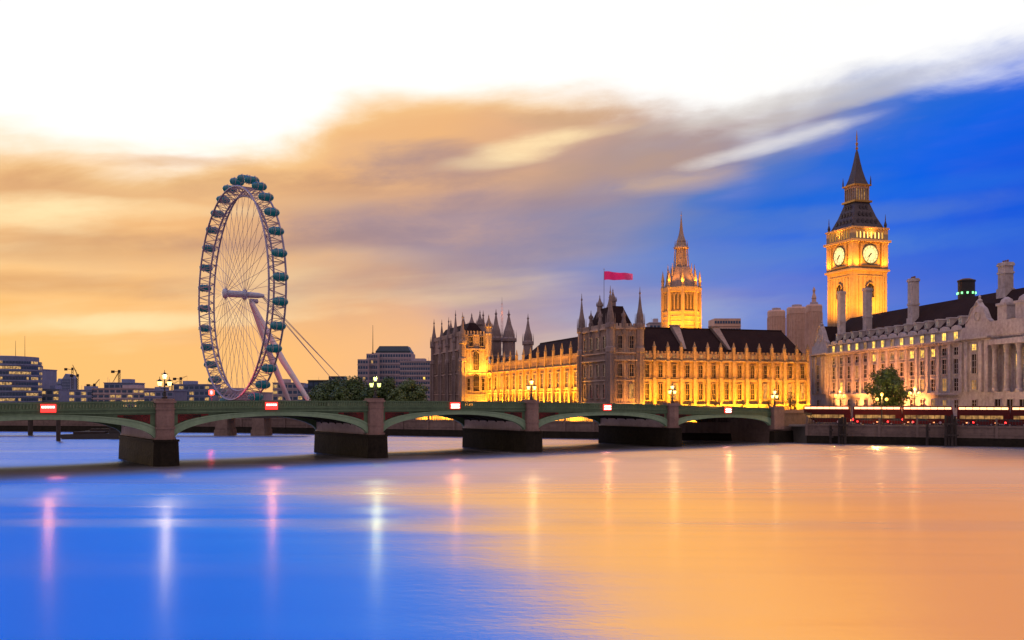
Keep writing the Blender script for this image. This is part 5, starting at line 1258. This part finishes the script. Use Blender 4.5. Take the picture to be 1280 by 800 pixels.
# round glass office
t = thing("round_office", "round glazed office tower with lit ring floors at the edge of the city", "office block", (at(4, 620), 620, LAND_Z))
H = zat(447, 620) - LAND_Z; rad = 22.5
MB().lathe([(rad, -.5), (rad, H - 3), (rad * .93, H - 2.9), (rad * .93, H + .3), (rad * .6, H + .8)], 48).build('wall', CONCRETE_BLUE, t)
fh = (H - 2) / 9; rnd = random.Random(5)
for f in range(9):
    m = MB()
    for k in range(80):
        a0, a1 = 2 * math.pi * (k + .06) / 80, 2 * math.pi * (k + .94) / 80
        m.m = 1 if math.sin(k * .37 + f * 2.1) + rnd.uniform(-.7, .7) > .1 else 0
        P = lambda a, r, z: (r * math.cos(a), r * math.sin(a), z)
        zl, zh = f * fh + fh * .3, f * fh + fh * .78; r = rad + .12
        m.face(P(a0, r, zl), P(a1, r, zl), P(a1, r, zh), P(a0, r, zh))
    m.build('window_band', [PANE_BLUE, OFFICE_LIT], t)
    MB().lathe([(rad + .1, f * fh - .2), (rad + .45, f * fh - .1), (rad + .45, f * fh + .2), (rad + .1, f * fh + .3)], 48).build('floor_edge', CONCRETE_BLUE, t)
mst = MB().tube((8, 0, H), (8, 0, H + 11), .18, .08).tube((14, 0, H), (14, 0, H + 14), .18, .08); mst.build('mast', IRON, t)
tb_ = office("office_block", "set back shoulder block touching the round glazed office", 26, 50, 462, 650, 7, .4, CONCRETE_BLUE, seed=2)
office("office_block", "low dark block beside the round office, below the twin towers", 50, 74, 487, 640, 3, .3, CONCRETE_BLUE, seed=3)
def slab_tower(px0, px1, yt, d, label):
    t = office("tower_block", label, px0, px1, yt, d, 9, .04, CONCRETE_BLUE, 14, roof=False, bays=4, seed=int(px0), cat="tower block", band=.3)
    L = at(px1, d) - at(px0, d); H = zat(yt, d) - LAND_Z
    MB().prism_y([(0, H), (L, H), (L * .8, H + 3), (L * .35, H + 4)], 1, 13).build('roof', CONCRETE_BLUE, t); return t
slab_tower(77.5, 87.5, 473, 800, "taller of two slim dark towers on the skyline"); slab_tower(70, 76.5, 479, 800, "shorter of two slim dark towers on the skyline")
office("office_block", "long low block with many lit windows right of the slim towers", 86, 116, 488, 560, 3, .55, CONCRETE_BLUE, seed=6)
office("office_block", "wide stepped block whose dark upper floor is set back, upper part", 130, 163, 479, 620, 4, .10, CONCRETE_BLUE, seed=7)
office("office_block", "wide pale striped block under the set back dark floor", 115, 181, 486, 560, 4, .30, CONCRETE, seed=8)
office("office_block", "low lit block beyond the warm triple bridge lantern", 180, 216, 489, 540, 3, .40, CONCRETE_BLUE, seed=9)
office("office_block", "blue grey block between the warm bridge lantern and the wheel", 217, 262, 481, 640, 4, .30, CONCRETE_BLUE, seed=10)
office("office_block", "small low block seen through the bottom of the wheel", 262, 330, 491, 660, 2, .25, CONCRETE, seed=14)
office("office_block", "pale block standing behind the pink wheel legs", 341, 372, 479, 640, 4, .2, CONCRETE, seed=11)
office("office_block", "darker block right behind the upper wheel leg", 372, 398, 485, 610, 3, .2, CONCRETE_BLUE, seed=12)
office("office_block", "flat roofed teal topped block above the riverside trees", 385, 452, 476, 600, 4, .12, TEAL_ROOF, seed=13)
HOT = "stepped pale hotel block with the dark curved top above the trees"
office("office_block", "lowest pale step of the big hotel like block above the trees", 447, 460, 449, 560, 9, .06, CONCRETE, seed=21, roof=False, bays=4)
office("office_block", "middle pale step of the big block, beside the tall mast", 458, 472, 442, 566, 10, .06, CONCRETE, seed=22, roof=False, bays=5)
bb = office("office_block", "big pale block with dark rounded top storey above the trees", 468, 514, 441, 574, 10, .07, CONCRETE, seed=23, roof=False, bays=14, litmat=PANE_LIT)
Lb = at(514, 574) - at(468, 574); Hb = zat(441, 574) - LAND_Z
MB().box(.6, Lb - .5, .6, 20, Hb, Hb + 1.2).taper(.8, Lb - .8, .8, 19.5, Hb + 1.2, 2.6, Lb - 2.4, 3, 17, Hb + 4.2).build('roof', TEAL_ROOF, bb)
office("office_block", "long pale block with rows of windows against the turreted pavilion", 500, 546, 452, 540, 10, .03, CONCRETE, seed=24, bays=16, litmat=PANE_LIT)
mast = thing("radio_mast", "thin tall mast on the middle step of the big pale block", "mast", (at(465.5, 568), 570, zat(442, 566)))
MB().tube((0, 0, 0), (0, 0, zat(406, 568) - zat(442, 566)), .28, .10, 5).build('pole', IRON, mast); MB().box(-.6, .6, -.6, .6, -.1, .8).build('mast_foot', IRON, mast)
# tower cranes
def crane(px_, d, ym, yj, jib, rot, label):
    z0, zt, zj = LAND_Z, zat(ym, d), zat(yj, d)
    t = thing("tower_crane", label, "crane", (at(px_, d), d, z0), rot, "tower cranes over the city"); H = zt - z0
    m = MB()
    for (x, y) in ((-.6, -.6), (.6, -.6), (.6, .6), (-.6, .6)): m.tube((x, y, 0), (x, y, H), .15, .15, 4)
    for k in range(int(H / 2)): m.tube((-.6, -.6, 2 * k), (.6, -.6, 2 * k + 2), .1, .1, 4).tube((.6, .6, 2 * k), (-.6, .6, 2 * k + 2), .1, .1, 4)
    m.build('mast', IRON, t)
    j = MB(); e = (jib, 0, zj - z0)
    for y in (-.5, .5): j.tube((0, y, H), (e[0], y * .3, e[2]), .13, .09, 4)
    j.tube((0, 0, H + 1.3), (e[0], 0, e[2] + .2), .13, .09, 4).tube((0, 0, H), (-5, 0, H + .6), .3, .3, 4); j.build('jib', IRON, t)
    MB().box(-6, -3.8, -.8, .8, H - .8, H + 1.2).build('counterweight', IRON, t); MB().box(-.8, .8, -.8, .8, H - .6, H + 1.6).build('cab', IRON, t)
    MB().tube(e, (e[0], 0, e[2] - 6), .05, .05, 4).build('hoist_cable', IRON, t)
crane(97, 780, 470, 456, -4, 0, "tallest crane with steep jib right of the slim towers"); crane(90.5, 780, 462, 463, 3, 0.3, "thin crane mast standing next to the tallest crane")
crane(118, 760, 482, 474, 4, 0, "small crane with short raised jib on the skyline"); crane(149, 740, 465, 478, -5, 0, "crane above the set back dark floor of the wide block")
crane(226, 760, 474, 470, 5, 0, "crane between the warm lantern and the wheel"); crane(215, 780, 481, 476, 6, 0, "crane with a low jib close to the warm triple bridge lantern")
# behind the palace roofs
def round_block(px0, px1, yt, d, label, spire=0):
    x0, x1 = at(px0, d), at(px1, d); r = (x1 - x0) / 2 * .94; H = zat(yt, d) - LAND_Z
    t = thing("brown_tower", label, "tower block", ((x0 + x1) / 2, d, LAND_Z), .3)
    MB().lathe([(r, -.5), (r, H - 4), (r * 1.04, H - 3.6), (r * 1.04, H - .8), (r * .9, H)], 12, 0, 0, .2).build('shaft', BRICK_TAN, t)
    rb_ = MB()
    for k in range(24): a = 2 * math.pi * k / 24; rb_.box(r * math.cos(a) - .16, r * math.cos(a) + .16, r * math.sin(a) - .16, r * math.sin(a) + .16, 0, H - 4)
    rb_.build('mullion_rib', BRICK_TAN, t)
    for z in [H - 8 - 4 * k for k in range(6)]: MB().lathe([(r * .99, z), (r * 1.025, z + .1), (r * 1.025, z + .5), (r * .99, z + .6)], 12, 0, 0, .2).build('floor_band', BRICK_TAN, t)
    MB().lathe([(r * .5, H - .1), (r * .5, H + 1.2), (r * .3, H + 1.4)], 10).build('plant_room', CONCRETE, t)
    if spire: MB().lathe([(1.4, H), (1.0, H + 3), (1.3, H + 3.2), (.5, H + 6), (.8, H + 7.4), (.1, H + spire)], 8).build('spire', BRICK_TAN, t)
round_block(959, 982, 388, 520, "first brown round tower behind the roof end, clear of the other two")
round_block(983, 1009, 384, 500, "stoutest brown round tower in the middle of three"); round_block(1007, 1028, 381, 480, "brown round tower topped by a small stone spire", 9)
office("tower_block", "plain square tan block behind the dark slate roof", 893, 926, 398, 520, 12, 0, BRICK_TAN, 16, roof=False, bays=10, cat="tower block", band=.35)
office("tower_block", "small dim block tucked between the corner tower and the glowing spire tower", 812, 830, 404, 520, 12, 0, CONCRETE, 12, bays=4, cat="tower block", band=.4)
ct = thing("roof_cylinder", "dark drum shaped tower with green lights behind the slate roof of the pale building", "tower block", (at(1208, 330), 330, LAND_Z))
Hc = zat(349, 330) - LAND_Z; rc = 2.75
MB().lathe([(rc, -.5), (rc, Hc - 1.0), (rc * 1.08, Hc - .9), (rc * 1.08, Hc - .4), (rc * .5, Hc + .2)], 20).build('drum', IRON, ct)
GL = emit("green_lamp", (.25, 1.0, .35), 2.2)
for k in range(10):
    a = 2 * math.pi * k / 10; MB().box(rc * 1.05 * math.cos(a) - .22, rc * 1.05 * math.cos(a) + .22, rc * 1.05 * math.sin(a) - .22, rc * 1.05 * math.sin(a) + .22, Hc - 5.2, Hc - 4.5).build('green_lamp', GL, ct)
